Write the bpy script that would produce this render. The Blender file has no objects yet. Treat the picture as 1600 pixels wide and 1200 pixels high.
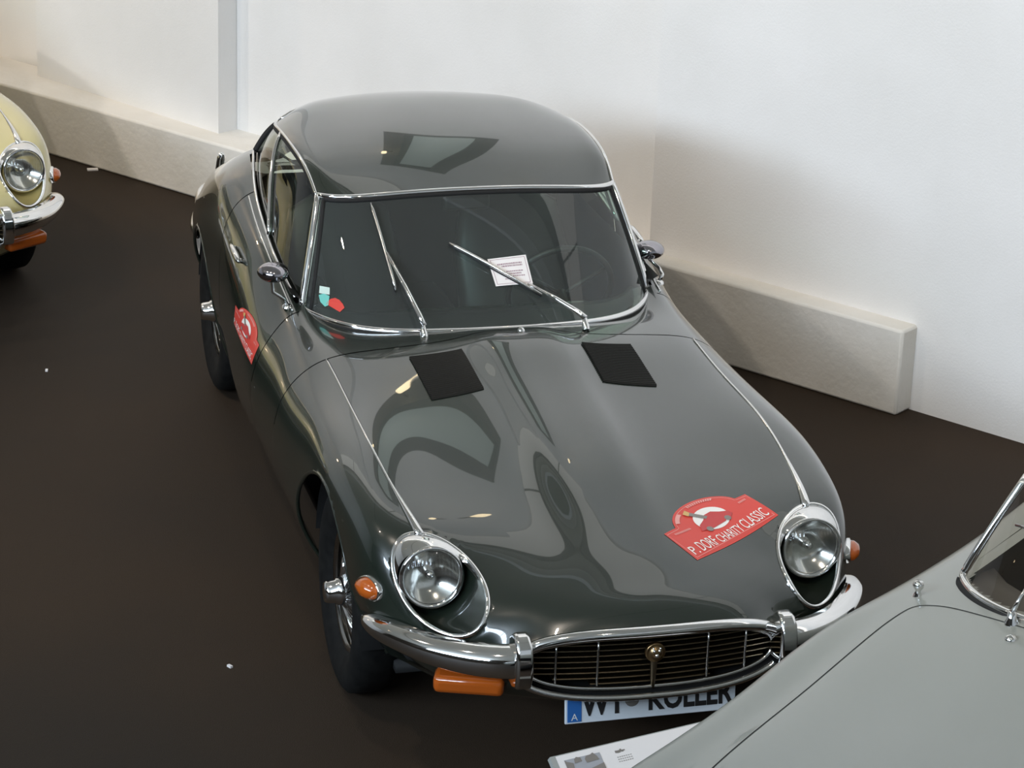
import bpy, bmesh, math, random
import numpy as np
from mathutils import Vector, Matrix, Euler
from mathutils.bvhtree import BVHTree

random.seed(7)
S = bpy.context.scene
COL = S.collection
PI = math.pi

# ------------------------------------------------------------------ camera
def cam_axes(yaw, p, r):
    cy, sy = math.cos(yaw), math.sin(yaw)
    f = Vector((sy * math.cos(p), cy * math.cos(p), -math.sin(p)))
    rt = Vector((cy, -sy, 0.0)); up = rt.cross(f)
    return math.cos(r) * rt + math.sin(r) * up, -math.sin(r) * rt + math.cos(r) * up, f
cam_d = bpy.data.cameras.new('camera')
cam = bpy.data.objects.new('camera', cam_d); COL.objects.link(cam)
_r, _u, _f = cam_axes(0.2707, 0.3572, 0.0367)
M = Matrix((( _r.x, _u.x, -_f.x, -2.2882), (_r.y, _u.y, -_f.y, -7.539), (_r.z, _u.z, -_f.z, 3.8842), (0, 0, 0, 1)))
cam.matrix_world = M
cam_d.sensor_fit = 'HORIZONTAL'; cam_d.sensor_width = 36.0
cam_d.lens = 36.0 * 4233.1 / 1600.0
cam_d.clip_end = 100
S.camera = cam

# ------------------------------------------------------------------ world, exposure
w = bpy.data.worlds.new('world'); S.world = w; w.use_nodes = True
w.node_tree.nodes['Background'].inputs[0].default_value = (0.55, 0.62, 0.7, 1)
w.node_tree.nodes['Background'].inputs[1].default_value = 0.3
S.view_settings.view_transform = 'Standard'
S.view_settings.look = 'None'
S.view_settings.exposure = 0.0
S.view_settings.gamma = 1.0
S.view_settings.use_curve_mapping = False
S.cycles.max_bounces = 8
S.cycles.transparent_max_bounces = 12
S.cycles.sample_clamp_indirect = 4.0

# room frame: V points to the long back wall, U runs along it (towards the right / the camera)
VN = Vector((0.815, 0.579, 0)).normalized(); UD = Vector((0.579, -0.815, 0)).normalized()
def uv(u, v, z=0.0): return UD * u + VN * v + Vector((0, 0, z))

# window light (a long daylight window high in the wall behind the viewer)
FILL_E = 0.08  # strength of the fill glow added to the unseen hall ceiling
WIN_STR = 27.0
LAMP_W = 198.0
LAMP_E = 30.0

# ------------------------------------------------------------------ materials
def mat(name, base=(0.8, 0.8, 0.8), rough=0.5, metal=0.0, coat=0.0, spec=0.5, emit=None, estr=0.0, coat_rough=0.03):
    m = bpy.data.materials.new(name); m.use_nodes = True
    b = m.node_tree.nodes['Principled BSDF']
    b.inputs['Base Color'].default_value = (*base, 1); b.inputs['Roughness'].default_value = rough
    b.inputs['Metallic'].default_value = metal; b.inputs['Coat Weight'].default_value = coat
    b.inputs['Coat Roughness'].default_value = coat_rough
    b.inputs['Specular IOR Level'].default_value = spec
    if emit: b.inputs['Emission Color'].default_value = (*emit, 1); b.inputs['Emission Strength'].default_value = estr
    return m
def nodes(m): return m.node_tree.nodes, m.node_tree.links, m.node_tree.nodes['Principled BSDF']
def add_noise(m, c1, c2, scale, bump=0.0, bscale=None, detail=6, lo=0.35, hi=0.65, dist=0.01):
    n, l, b = nodes(m)
    tc = n.new('ShaderNodeTexCoord'); t = n.new('ShaderNodeTexNoise'); t.inputs['Scale'].default_value = scale
    t.inputs['Detail'].default_value = detail
    r = n.new('ShaderNodeValToRGB'); r.color_ramp.elements[0].position = lo; r.color_ramp.elements[1].position = hi
    r.color_ramp.elements[0].color = (*c1, 1); r.color_ramp.elements[1].color = (*c2, 1)
    l.new(tc.outputs['Object'], t.inputs['Vector']); l.new(t.outputs['Fac'], r.inputs['Fac']); l.new(r.outputs['Color'], b.inputs['Base Color'])
    if bump:
        t2 = n.new('ShaderNodeTexNoise'); t2.inputs['Scale'].default_value = bscale or scale * 8; t2.inputs['Detail'].default_value = 8
        bp = n.new('ShaderNodeBump'); bp.inputs['Strength'].default_value = bump; bp.inputs['Distance'].default_value = dist
        l.new(tc.outputs['Object'], t2.inputs['Vector']); l.new(t2.outputs['Fac'], bp.inputs['Height']); l.new(bp.outputs['Normal'], b.inputs['Normal'])
    return r
def glass(name, tint, ior=1.5, rough=0.0, boost=1.0, haze=0.0):
    m = bpy.data.materials.new(name); m.use_nodes = True
    n, l = m.node_tree.nodes, m.node_tree.links
    n.remove(n['Principled BSDF']); out = n['Material Output']
    t = n.new('ShaderNodeBsdfTransparent'); t.inputs[0].default_value = (*tint, 1)
    g = n.new('ShaderNodeBsdfGlossy'); g.inputs[0].default_value = (1, 1, 1, 1); g.inputs['Roughness'].default_value = rough
    f = n.new('ShaderNodeFresnel'); f.inputs[0].default_value = ior
    mx = n.new('ShaderNodeMixShader')
    gm = n.new('ShaderNodeNewGeometry'); im = n.new('ShaderNodeMath'); im.operation = 'MULTIPLY_ADD'; im.inputs[1].default_value = 1.0 / ior - ior; im.inputs[2].default_value = ior
    l.new(gm.outputs['Backfacing'], im.inputs[0]); l.new(im.outputs[0], f.inputs[0])
    ml = n.new('ShaderNodeMath'); ml.operation = 'MULTIPLY'; ml.inputs[1].default_value = boost; ml.use_clamp = True
    l.new(f.outputs[0], ml.inputs[0]); l.new(ml.outputs[0], mx.inputs[0]); l.new(t.outputs[0], mx.inputs[1]); l.new(g.outputs[0], mx.inputs[2])
    if haze:                                             # haze put in as a pale diffuse layer, brightening the dark pane
        d = n.new('ShaderNodeBsdfDiffuse'); d.inputs[0].default_value = (0.72, 0.78, 0.76, 1); m2 = n.new('ShaderNodeMixShader'); m2.inputs[0].default_value = haze
        l.new(mx.outputs[0], m2.inputs[1]); l.new(d.outputs[0], m2.inputs[2]); l.new(m2.outputs[0], out.inputs[0])
    else: l.new(mx.outputs[0], out.inputs[0])
    return m

PAINT = mat('dark_green_paint', (0.0115, 0.0165, 0.0120), 0.25, coat=1.0, coat_rough=0.02)
YELLOW = mat('primrose_paint', (0.58, 0.505, 0.225), 0.3, coat=1.0, coat_rough=0.03)
PALE = mat('pale_grey_green_paint', (0.225, 0.238, 0.215), 0.35, coat=0.6, coat_rough=0.06)
REFLECT = mat('lamp_reflector', (0.70, 0.69, 0.66), 0.16, metal=1.0)
WHEELCHROME = mat('wheel_chrome', (0.40, 0.39, 0.37), 0.18, metal=1.0)
SHADEDCHROME = mat('shaded_chrome', (0.42, 0.40, 0.43), 0.10, metal=1.0)  # chrome with shade and dark reflections put into its base colour
CHROME = mat('chrome', (0.86, 0.85, 0.84), 0.07, metal=1.0)
STEEL = mat('brushed_steel', (0.62, 0.61, 0.59), 0.22, metal=1.0)
DARKMETAL = mat('dark_grille_metal', (0.16, 0.125, 0.08), 0.35, metal=1.0)
BLACK = mat('black_plastic', (0.010, 0.010, 0.010), 0.45)
LOUVRE = mat('black_louvre', (0.006, 0.006, 0.005), 0.5, spec=0.25)
SEAM = mat('seam_shadow_rubber', (0.004, 0.004, 0.004), 0.8)
RUBBER = mat('tyre_rubber', (0.012, 0.012, 0.012), 0.75, spec=0.2); add_noise(RUBBER, (0.004, 0.004, 0.004), (0.009, 0.009, 0.0085), 30)
LEATHER = mat('dark_leather', (0.016, 0.017, 0.015), 0.45); add_noise(LEATHER, (0.010, 0.011, 0.010), (0.016, 0.016, 0.015), 20)
TRIM = mat('beige_interior_trim', (0.30, 0.28, 0.20), 0.7)
AMBER = mat('amber_lens', (0.46, 0.095, 0.010), 0.15, coat=1.0)
REDLENS = mat('red_lens', (0.5, 0.02, 0.015), 0.15, coat=1.0)
WINDGLASS = glass('tinted_windscreen_glass', (0.66, 0.79, 0.73), 1.5, haze=0.04)
SIDEGLASS = glass('side_window_glass', (0.72, 0.82, 0.72), 1.5)
LENS = glass('lamp_lens_glass', (0.93, 0.94, 0.93), 1.5, 0.02)
def lens_ribs(m):
    n, l = m.node_tree.nodes, m.node_tree.links
    tc = n.new('ShaderNodeTexCoord'); wv = n.new('ShaderNodeTexWave'); wv.inputs['Scale'].default_value = 28; wv.bands_direction = 'X'
    bp = n.new('ShaderNodeBump'); bp.inputs['Strength'].default_value = 0.35; bp.inputs['Distance'].default_value = 0.004
    l.new(tc.outputs['Object'], wv.inputs['Vector']); l.new(wv.outputs['Fac'], bp.inputs['Height'])
    for q in n:
        if q.type == 'BSDF_GLOSSY': l.new(bp.outputs['Normal'], q.inputs['Normal'])
lens_ribs(LENS)
MIRRORGLASS = mat('mirror_glass', (0.9, 0.9, 0.9), 0.02, metal=1.0)
WHITEPRINT = mat('white_print', (0.80, 0.78, 0.74), 0.5)
PAPER = mat('paper', (0.80, 0.77, 0.76), 0.7)
REDPRINT = mat('red_print', (0.62, 0.060, 0.045), 0.35)
REDCAR = mat('red_car_print', (0.50, 0.05, 0.05), 0.4)
GREYPRINT = mat('grey_print', (0.22, 0.20, 0.18), 0.5)
MAUVEPRINT = mat('mauve_print', (0.36, 0.25, 0.29), 0.6)
BLACKPRINT = mat('black_print', (0.02, 0.018, 0.018), 0.5)
BLUEPRINT = mat('blue_print', (0.03, 0.14, 0.42), 0.4)
TEALPRINT = mat('teal_print', (0.16, 0.52, 0.46), 0.4)
GOLDPRINT = mat('gold_print', (0.60, 0.38, 0.14), 0.4)
WALL = mat('white_plaster', (0.80, 0.79, 0.775), 0.85); add_noise(WALL, (0.77, 0.76, 0.745), (0.83, 0.82, 0.81), 1.3, 0.10, 110)
LEDGE = mat('ledge_plaster', (0.78, 0.75, 0.70), 0.85); add_noise(LEDGE, (0.72, 0.69, 0.63), (0.81, 0.785, 0.74), 2.2, 0.3, 30)
CEILW = mat('white_ceiling', (0.82, 0.82, 0.81), 0.9)
CEILD = mat('dark_timber_ceiling', (0.045, 0.036, 0.026), 0.6)
FLOOR = mat('dark_floor', (0.02, 0.018, 0.016), 0.7, spec=0.12)
add_noise(FLOOR, (0.026, 0.0212, 0.0170), (0.045, 0.0295, 0.0185), 0.5, 0.3, 260, lo=0.3, hi=0.7)
FRAMEDARK = mat('dark_window_frame', (0.03, 0.035, 0.033), 0.5)

# ------------------------------------------------------------------ helpers
class MB:
    def __init__(s): s.v = []; s.f = []
    def add(s, v, f):
        o = len(s.v); s.v += [tuple(p) for p in v]; s.f += [tuple(i + o for i in q) for q in f]; return s
    def box(s, c, d, rot=None):
        hx, hy, hz = d[0] / 2, d[1] / 2, d[2] / 2
        vs = [Vector((x * hx, y * hy, z * hz)) for x in (-1, 1) for y in (-1, 1) for z in (-1, 1)]
        if rot is not None: vs = [rot @ q for q in vs]
        vs = [q + Vector(c) for q in vs]
        return s.add(vs, [(0, 1, 3, 2), (4, 6, 7, 5), (0, 4, 5, 1), (2, 3, 7, 6), (0, 2, 6, 4), (1, 5, 7, 3)])
    def tube(s, pts, r, n=8, closed=False, flat=1.0, up=None):
        pts = [Vector(p) for p in pts]; m = len(pts)
        rs = r if hasattr(r, '__len__') else [r] * m
        vs = []; fs = []; prev = None
        for i, p in enumerate(pts):
            a = pts[(i + 1) % m] if (closed or i < m - 1) else p; b = pts[i - 1] if (closed or i > 0) else p
            t = (a - b).normalized()
            if up is not None: e = Vector(up)
            elif prev is not None: e = prev
            else: e = Vector((0, 0, 1)) if abs(t.z) < 0.9 else Vector((1, 0, 0))
            e = (e - t * e.dot(t)).normalized(); prev = e; q = t.cross(e)
            for k in range(n):
                an = 2 * PI * k / n; vs.append(p + (e * math.cos(an) * flat + q * math.sin(an)) * rs[i])
        for i in range(m if closed else m - 1):
            j = (i + 1) % m
            for k in range(n):
                k2 = (k + 1) % n; fs.append((i * n + k, i * n + k2, j * n + k2, j * n + k))
        if not closed:
            fs.append(tuple(range(n))[::-1]); fs.append(tuple((m - 1) * n + k for k in range(n)))
        return s.add(vs, fs)
    def lathe(s, prof, n=32, mtx=None, cap=False):       # profile (radius, height) about +Z
        vs = []; fs = []
        for r, h in prof:
            for k in range(n):
                a = 2 * PI * k / n; vs.append(Vector((r * math.cos(a), r * math.sin(a), h)))
        for i in range(len(prof) - 1):
            for k in range(n):
                k2 = (k + 1) % n; fs.append((i * n + k, i * n + k2, (i + 1) * n + k2, (i + 1) * n + k))
        if cap: fs.append(tuple(range(n))[::-1]); fs.append(tuple((len(prof) - 1) * n + k for k in range(n)))
        if mtx is not None: vs = [mtx @ q for q in vs]
        return s.add(vs, fs)
    def grid(s, P, closed_u=False):                     # P: rows of points
        nu, nv = len(P), len(P[0]); vs = [q for row in P for q in row]; fs = []
        for i in range(nu if closed_u else nu - 1):
            for j in range(nv - 1):
                i2 = (i + 1) % nu; fs.append((i * nv + j, i * nv + j + 1, i2 * nv + j + 1, i2 * nv + j))
        return s.add(vs, fs)
    def build(s, name, m, parent=None, smooth=True, bevel=0.0, seg=2, sharp=None, sub=0):
        me = bpy.data.meshes.new(name); me.from_pydata(s.v, [], s.f); me.validate(); me.update()
        bm = bmesh.new(); bm.from_mesh(me); bmesh.ops.remove_doubles(bm, verts=bm.verts, dist=1e-6)
        bmesh.ops.recalc_face_normals(bm, faces=bm.faces); bm.to_mesh(me); bm.free()
        if smooth:
            for p in me.polygons: p.use_smooth = True
        o = bpy.data.objects.new(name, me); COL.objects.link(o); me.materials.append(m)
        if sharp is not None: me.set_sharp_from_angle(angle=math.radians(sharp))
        if bevel:
            b = o.modifiers.new('bevel', 'BEVEL'); b.width = bevel; b.segments = seg; b.limit_method = 'ANGLE'; b.angle_limit = math.radians(40)
            b.harden_normals = False; me.set_sharp_from_angle(angle=math.radians(50))
        if sub:
            b = o.modifiers.new('subd', 'SUBSURF'); b.levels = sub; b.render_levels = sub
        if parent is not None: o.parent = parent
        return o
def empty(name, loc=(0, 0, 0), rz=0.0):
    o = bpy.data.objects.new(name, None); COL.objects.link(o); o.location = loc; o.rotation_euler = (0, 0, rz)
    o.empty_display_size = 0.2; return o
def tag(o, label, cat, group=None, kind=None):
    o['label'] = label; o['category'] = cat
    if group: o['group'] = group
    if kind: o['kind'] = kind
    return o
def struct(o): o['kind'] = 'structure'; return o
def basis(origin, x, y, z):
    return Matrix(((x[0], y[0], z[0], origin[0]), (x[1], y[1], z[1], origin[1]), (x[2], y[2], z[2], origin[2]), (0, 0, 0, 1)))
_font_cache = {}
def text_geo(txt, size=1.0, off=0.0):
    cu = bpy.data.curves.new('t', 'FONT'); cu.body = txt; cu.size = size; cu.align_x = 'CENTER'; cu.align_y = 'CENTER'; cu.resolution_u = 3; cu.offset = off
    o = bpy.data.objects.new('t', cu); COL.objects.link(o)
    dg = bpy.context.evaluated_depsgraph_get(); dg.update()
    me = o.evaluated_get(dg).to_mesh()
    v = [p.co.copy() for p in me.vertices]; f = [tuple(p.vertices) for p in me.polygons]
    bpy.data.objects.remove(o); bpy.data.curves.remove(cu)
    return v, f

# natural cubic spline over control rows
def nspline(t, P, q):
    t = np.asarray(t, float); P = np.asarray(P, float); n = len(t); sh = P.shape[1:]; P2 = P.reshape(n, -1)
    h = np.diff(t); A = np.zeros((n, n)); R = np.zeros((n, P2.shape[1])); A[0, 0] = A[-1, -1] = 1
    for i in range(1, n - 1):
        A[i, i - 1] = h[i - 1]; A[i, i] = 2 * (h[i - 1] + h[i]); A[i, i + 1] = h[i]
        R[i] = 6 * ((P2[i + 1] - P2[i]) / h[i] - (P2[i] - P2[i - 1]) / h[i - 1])
    Mv = np.linalg.solve(A, R); q = np.asarray(q, float)
    k = np.clip(np.searchsorted(t, q, side='right') - 1, 0, n - 2); a = (t[k + 1] - q)[:, None]; b = (q - t[k])[:, None]; hk = h[k][:, None]
    r = (Mv[k] * a ** 3 + Mv[k + 1] * b ** 3) / (6 * hk) + (P2[k] / hk - Mv[k] * hk / 6) * a + (P2[k + 1] / hk - Mv[k + 1] * hk / 6) * b
    return r.reshape((len(q),) + sh)
def loft(ctrl, tk, sv, su_t):
    """ctrl (S,K,3); rows param su_t for S; evaluated at sv rows, tk columns"""
    A = nspline(su_t, ctrl, sv)                         # (nv,K,3)
    K = ctrl.shape[1]; d = np.linalg.norm(np.diff(ctrl, axis=1), axis=2).mean(0); ck = np.concatenate([[0], np.cumsum(d)]); 
    B = nspline(ck, A.transpose(1, 0, 2), np.interp(tk, np.arange(K), ck))
    return B.transpose(1, 0, 2)

# ================================================================== THE ROOM
def prism(name, foot, z0, z1, m, bevel=0.0):
    b = MB(); n = len(foot); vs = [Vector((p.x, p.y, z0)) for p in foot] + [Vector((p.x, p.y, z1)) for p in foot]
    fs = [tuple(range(n))[::-1], tuple(range(n, 2 * n))] + [(i, (i + 1) % n, n + (i + 1) % n, n + i) for i in range(n)]
    return struct(b.add(vs, fs).build(name, m, None, smooth=False, bevel=bevel))
HT = 5.6
UMIN, UMAX, VMIN = -11.0, 9.0, -9.0
fl = MB(); fl.add([uv(UMIN, VMIN), uv(UMAX, VMIN), uv(UMAX, 4.2), uv(UMIN, 4.2)], [(0, 1, 2, 3)])
struct(fl.build('floor', FLOOR, None, smooth=False))
# ledges (low plinths) along the back wall
prism('trim_1', [uv(UMIN, 2.75), uv(-1.745, 2.75), uv(-1.745, 3.6), uv(UMIN, 3.6)], 0, 0.31, LEDGE, 0.012)
prism('trim_2', [uv(-1.74, 2.66), uv(-0.41, 2.66), uv(-0.41, 2.95), uv(-1.74, 2.95)], 0, 0.362, LEDGE, 0.012)
# wall planes
UL0, UL1 = -5.99, -4.515
prism('wall_left', [uv(UMIN, 3.13), uv(UL0 - 0.01, 3.13), uv(UL0 - 0.01, 4.0), uv(UMIN, 4.0)], 0.30, HT, WALL)
prism('wall_back', [uv(UL0, 2.995), uv(UL1, 2.885), uv(UL1, 4.0), uv(UL0, 4.0)], 0.30, HT, WALL)
WB0, WB1, WZ0, WZ1 = -3.58, -2.68, 2.62, 4.6           # window high in the middle wall
for nm, (a, b_, z0, z1) in {'wall_back.001': (UL1 + 0.002, -1.77, 0.30, WZ0), 'wall_back.002': (UL1 + 0.002, -1.77, WZ1, HT), 'wall_back.003': (UL1 + 0.002, WB0, WZ0, WZ1), 'wall_back.004': (WB1, -1.77, WZ0, WZ1)}.items():
    prism(nm, [uv(a, 3.012), uv(b_, 3.012), uv(b_, 4.0), uv(a, 4.0)], z0, z1, WALL)
prism('wall_right', [uv(-1.765, 2.775), uv(UMAX, 2.72), uv(UMAX, 4.0), uv(-1.765, 4.0)], 0, HT, WALL)
PANE = mat('daylit_pane', (0.2, 0.22, 0.21), 0.3, emit=(0.62, 0.74, 0.70), estr=0.75)
pn = MB().box(uv((WB0 + WB1) / 2, 3.12, (WZ0 + WZ1) / 2), (1, 1, 1)); pn = MB()
pn.add([uv(WB0, 3.13, WZ0), uv(WB1, 3.13, WZ0), uv(WB1, 3.13, WZ1), uv(WB0, 3.13, WZ1)], [(0, 1, 2, 3)])
wf = MB()
rotU = Matrix(((UD.x, VN.x, 0), (UD.y, VN.y, 0), (0, 0, 1)))
for uu, wd in ((WB0 + 0.10, 0.20), (WB1 - 0.10, 0.20)): wf.box(uv(uu, 3.07, (WZ0 + WZ1) / 2), (wd, 0.10, WZ1 - WZ0), rotU)
for zz in (WZ0 + 0.03, WZ1 - 0.03): wf.box(uv((WB0 + WB1) / 2, 3.07, zz), (WB1 - WB0, 0.10, 0.06), rotU)
w1 = struct(wf.build('window_1', FRAMEDARK, None, smooth=False)); pn.build('pane', PANE, w1, smooth=False)
WLAMP = mat('warm_tube', (1, .85, .6), .4, emit=(1.0, .80, .48), estr=9.0)
# end walls and front wall with a long daylight window
prism('wall_end', [uv(UMIN - 0.2, VMIN), uv(UMIN, VMIN), uv(UMIN, 4.0), uv(UMIN - 0.2, 4.0)], 0, HT, WALL)
prism('wall_end.001', [uv(UMAX, VMIN), uv(UMAX + 0.2, VMIN), uv(UMAX + 0.2, 4.0), uv(UMAX, 4.0)], 0, HT, WALL)
FW0, FW1, FZ0, FZ1 = -4.5, 4.5, 3.7, 5.2
for nm, (a, b_, z0, z1) in {'wall_front': (UMIN, UMAX, 0, FZ0), 'wall_front.001': (UMIN, UMAX, FZ1, HT), 'wall_front.002': (UMIN, FW0, FZ0, FZ1), 'wall_front.003': (FW1, UMAX, FZ0, FZ1)}.items():
    prism(nm, [uv(a, VMIN - 0.2), uv(b_, VMIN - 0.2), uv(b_, VMIN), uv(a, VMIN)], z0, z1, CEILD)
DAY = mat('daylight_pane', (0.5, 0.5, 0.5), 0.4, emit=(0.71, 0.85, 1.0), estr=WIN_STR)
fw = MB(); nb = 6
for i in range(nb + 1): fw.box(uv(FW0 + (FW1 - FW0) * i / nb, VMIN - 0.08, (FZ0 + FZ1) / 2), (0.10, 0.10, FZ1 - FZ0), rotU)
for zz in (FZ0 + 0.03, FZ1 - 0.03): fw.box(uv((FW0 + FW1) / 2, VMIN - 0.08, zz), (FW1 - FW0, 0.10, 0.08), rotU)
w2 = struct(fw.build('window_2', FRAMEDARK, None, smooth=False))
for i in range(nb):
    a = FW0 + (FW1 - FW0) * i / nb + 0.05; b_ = FW0 + (FW1 - FW0) * (i + 1) / nb - 0.05
    MB().add([uv(a, VMIN - 0.1, FZ0 + 0.07), uv(b_, VMIN - 0.1, FZ0 + 0.07), uv(b_, VMIN - 0.1, FZ1 - 0.07), uv(a, VMIN - 0.1, FZ1 - 0.07)], [(0, 1, 2, 3)]).build('pane', DAY, w2, smooth=False)
# unseen ceiling: panels with added glow for fill, stronger along the back wall
VSPLIT = 2.2
FILLSTRIP = mat('bright_fill_panel', (0.7, 0.7, 0.7), 0.6, emit=(1.0, 1.0, 0.96), estr=1.0)  # glowing strip added to wash the wall top
FILLDIM = mat('dim_fill_panel', (0.35, 0.35, 0.33), 0.6, emit=(0.93, 1.0, 0.93), estr=FILL_E)  # dark ceiling given an added glow to lift reflections and fill
for nm, v0, v1, pm, npan in (('ceiling', VSPLIT, 4.0, FILLSTRIP, 5), ('ceiling.001', VMIN, VSPLIT, FILLDIM, 3)):
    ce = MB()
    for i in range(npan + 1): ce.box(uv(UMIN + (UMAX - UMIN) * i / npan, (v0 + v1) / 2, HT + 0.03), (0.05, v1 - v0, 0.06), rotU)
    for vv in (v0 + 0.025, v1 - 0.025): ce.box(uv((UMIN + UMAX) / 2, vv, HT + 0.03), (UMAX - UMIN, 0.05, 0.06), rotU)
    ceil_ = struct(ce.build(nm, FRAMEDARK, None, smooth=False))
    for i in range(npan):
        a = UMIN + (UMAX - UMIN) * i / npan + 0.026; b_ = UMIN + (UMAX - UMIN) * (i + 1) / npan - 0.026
        MB().box(uv((a + b_) / 2, (v0 + v1) / 2, HT + 0.03), (b_ - a, v1 - v0 - 0.11, 0.02), rotU).build('ceiling_fill_panel', pm, ceil_, smooth=False)
prism('trim_3', [uv(UMIN, VSPLIT - 0.5), uv(UMAX, VSPLIT - 0.5), uv(UMAX, VSPLIT - 0.35), uv(UMIN, VSPLIT - 0.35)], HT - 0.16, HT - 0.001, CEILW)

# warm track lamps under the ceiling, aimed at the white walls
BULB = mat('warm_bulb', (1, 0.8, 0.6), 0.4, emit=(1.0, 0.74, 0.45), estr=LAMP_E)
def spot_lamp(u, v, z, aim, label, watts, colour=(1.0, 0.88, 0.75)):
    p = uv(u, v, z); root = empty('ceiling_lamp', p); tag(root, label, 'lamp')
    d = (aim - p).normalized(); q = d.to_track_quat('-Z', 'Y').to_matrix().to_4x4()
    MB().tube([(0, 0, HT - z - 0.002), (0, 0, 0.05)], 0.012, 8).build('stem', BLACK, root)
    MB().lathe([(0.03, 0.14), (0.075, 0.11), (0.09, 0.0), (0.085, 0.0), (0.065, 0.10), (0.001, 0.12)], 20, q).build('shade', BLACK, root)
    MB().lathe([(0.001, 0.035), (0.03, 0.04), (0.05, 0.06), (0.03, 0.09), (0.001, 0.10)], 16, q).build('bulb', BULB, root)
    l = bpy.data.lights.new('lamp_light', 'SPOT'); l.energy = watts; l.color = colour; l.spot_size = math.radians(105); l.spot_blend = 1.0; l.shadow_soft_size = 0.07
    o = bpy.data.objects.new('lamp_light', l); COL.objects.link(o); o.parent = root; o.matrix_basis = q; o.location = d * 0.03
    return root
def wall_lamp(u, v, z, label):
    root = empty('wall_lamp', uv(u, v, z)); tag(root, label, 'lamp')
    MB().tube([uv(0, .10, 0), uv(0, .012, 0)], .02, 10).build('bracket', BLACK, root)
    MB().lathe([(.0001, -.075), (.022, -.07), (.026, -.05), (.026, .05), (.022, .07), (.0001, .075)], 16).build('lamp_tube', WLAMP, root)
    return root
wall_lamp(WB0 + .10, 2.92, 3.55, 'small warm tube lamp on the left post of the high window')
wall_lamp(-1.9, 2.67, 4.2, 'small warm tube lamp high on the wall right of the high window')
spot_lamp(-9.2, 1.5, 3.8, uv(-6.9, 3.1, 0.9), 'warm orange lamp under the dark ceiling, nearest the yellow car', LAMP_W * .75, (1.0, .72, .46))
for u_, t_, w_ in ((-8.0, 'above the yellow car, farthest to the left', 2.0), (-5.6, 'left of the dark green car', 1.15), (-3.2, 'above the roof of the dark green car', 1.0), (-0.8, 'above the nose of the dark green car', 1.1), (1.6, 'above the pale car', 1.3), (4.2, 'right of the pale car, farthest to the right', 1.0)):
    spot_lamp(u_, -2.6, 5.1, uv(u_ * 0.9, 3.0, 1.2), 'warm track lamp under the dark ceiling, ' + t_, LAMP_W * w_)

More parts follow.
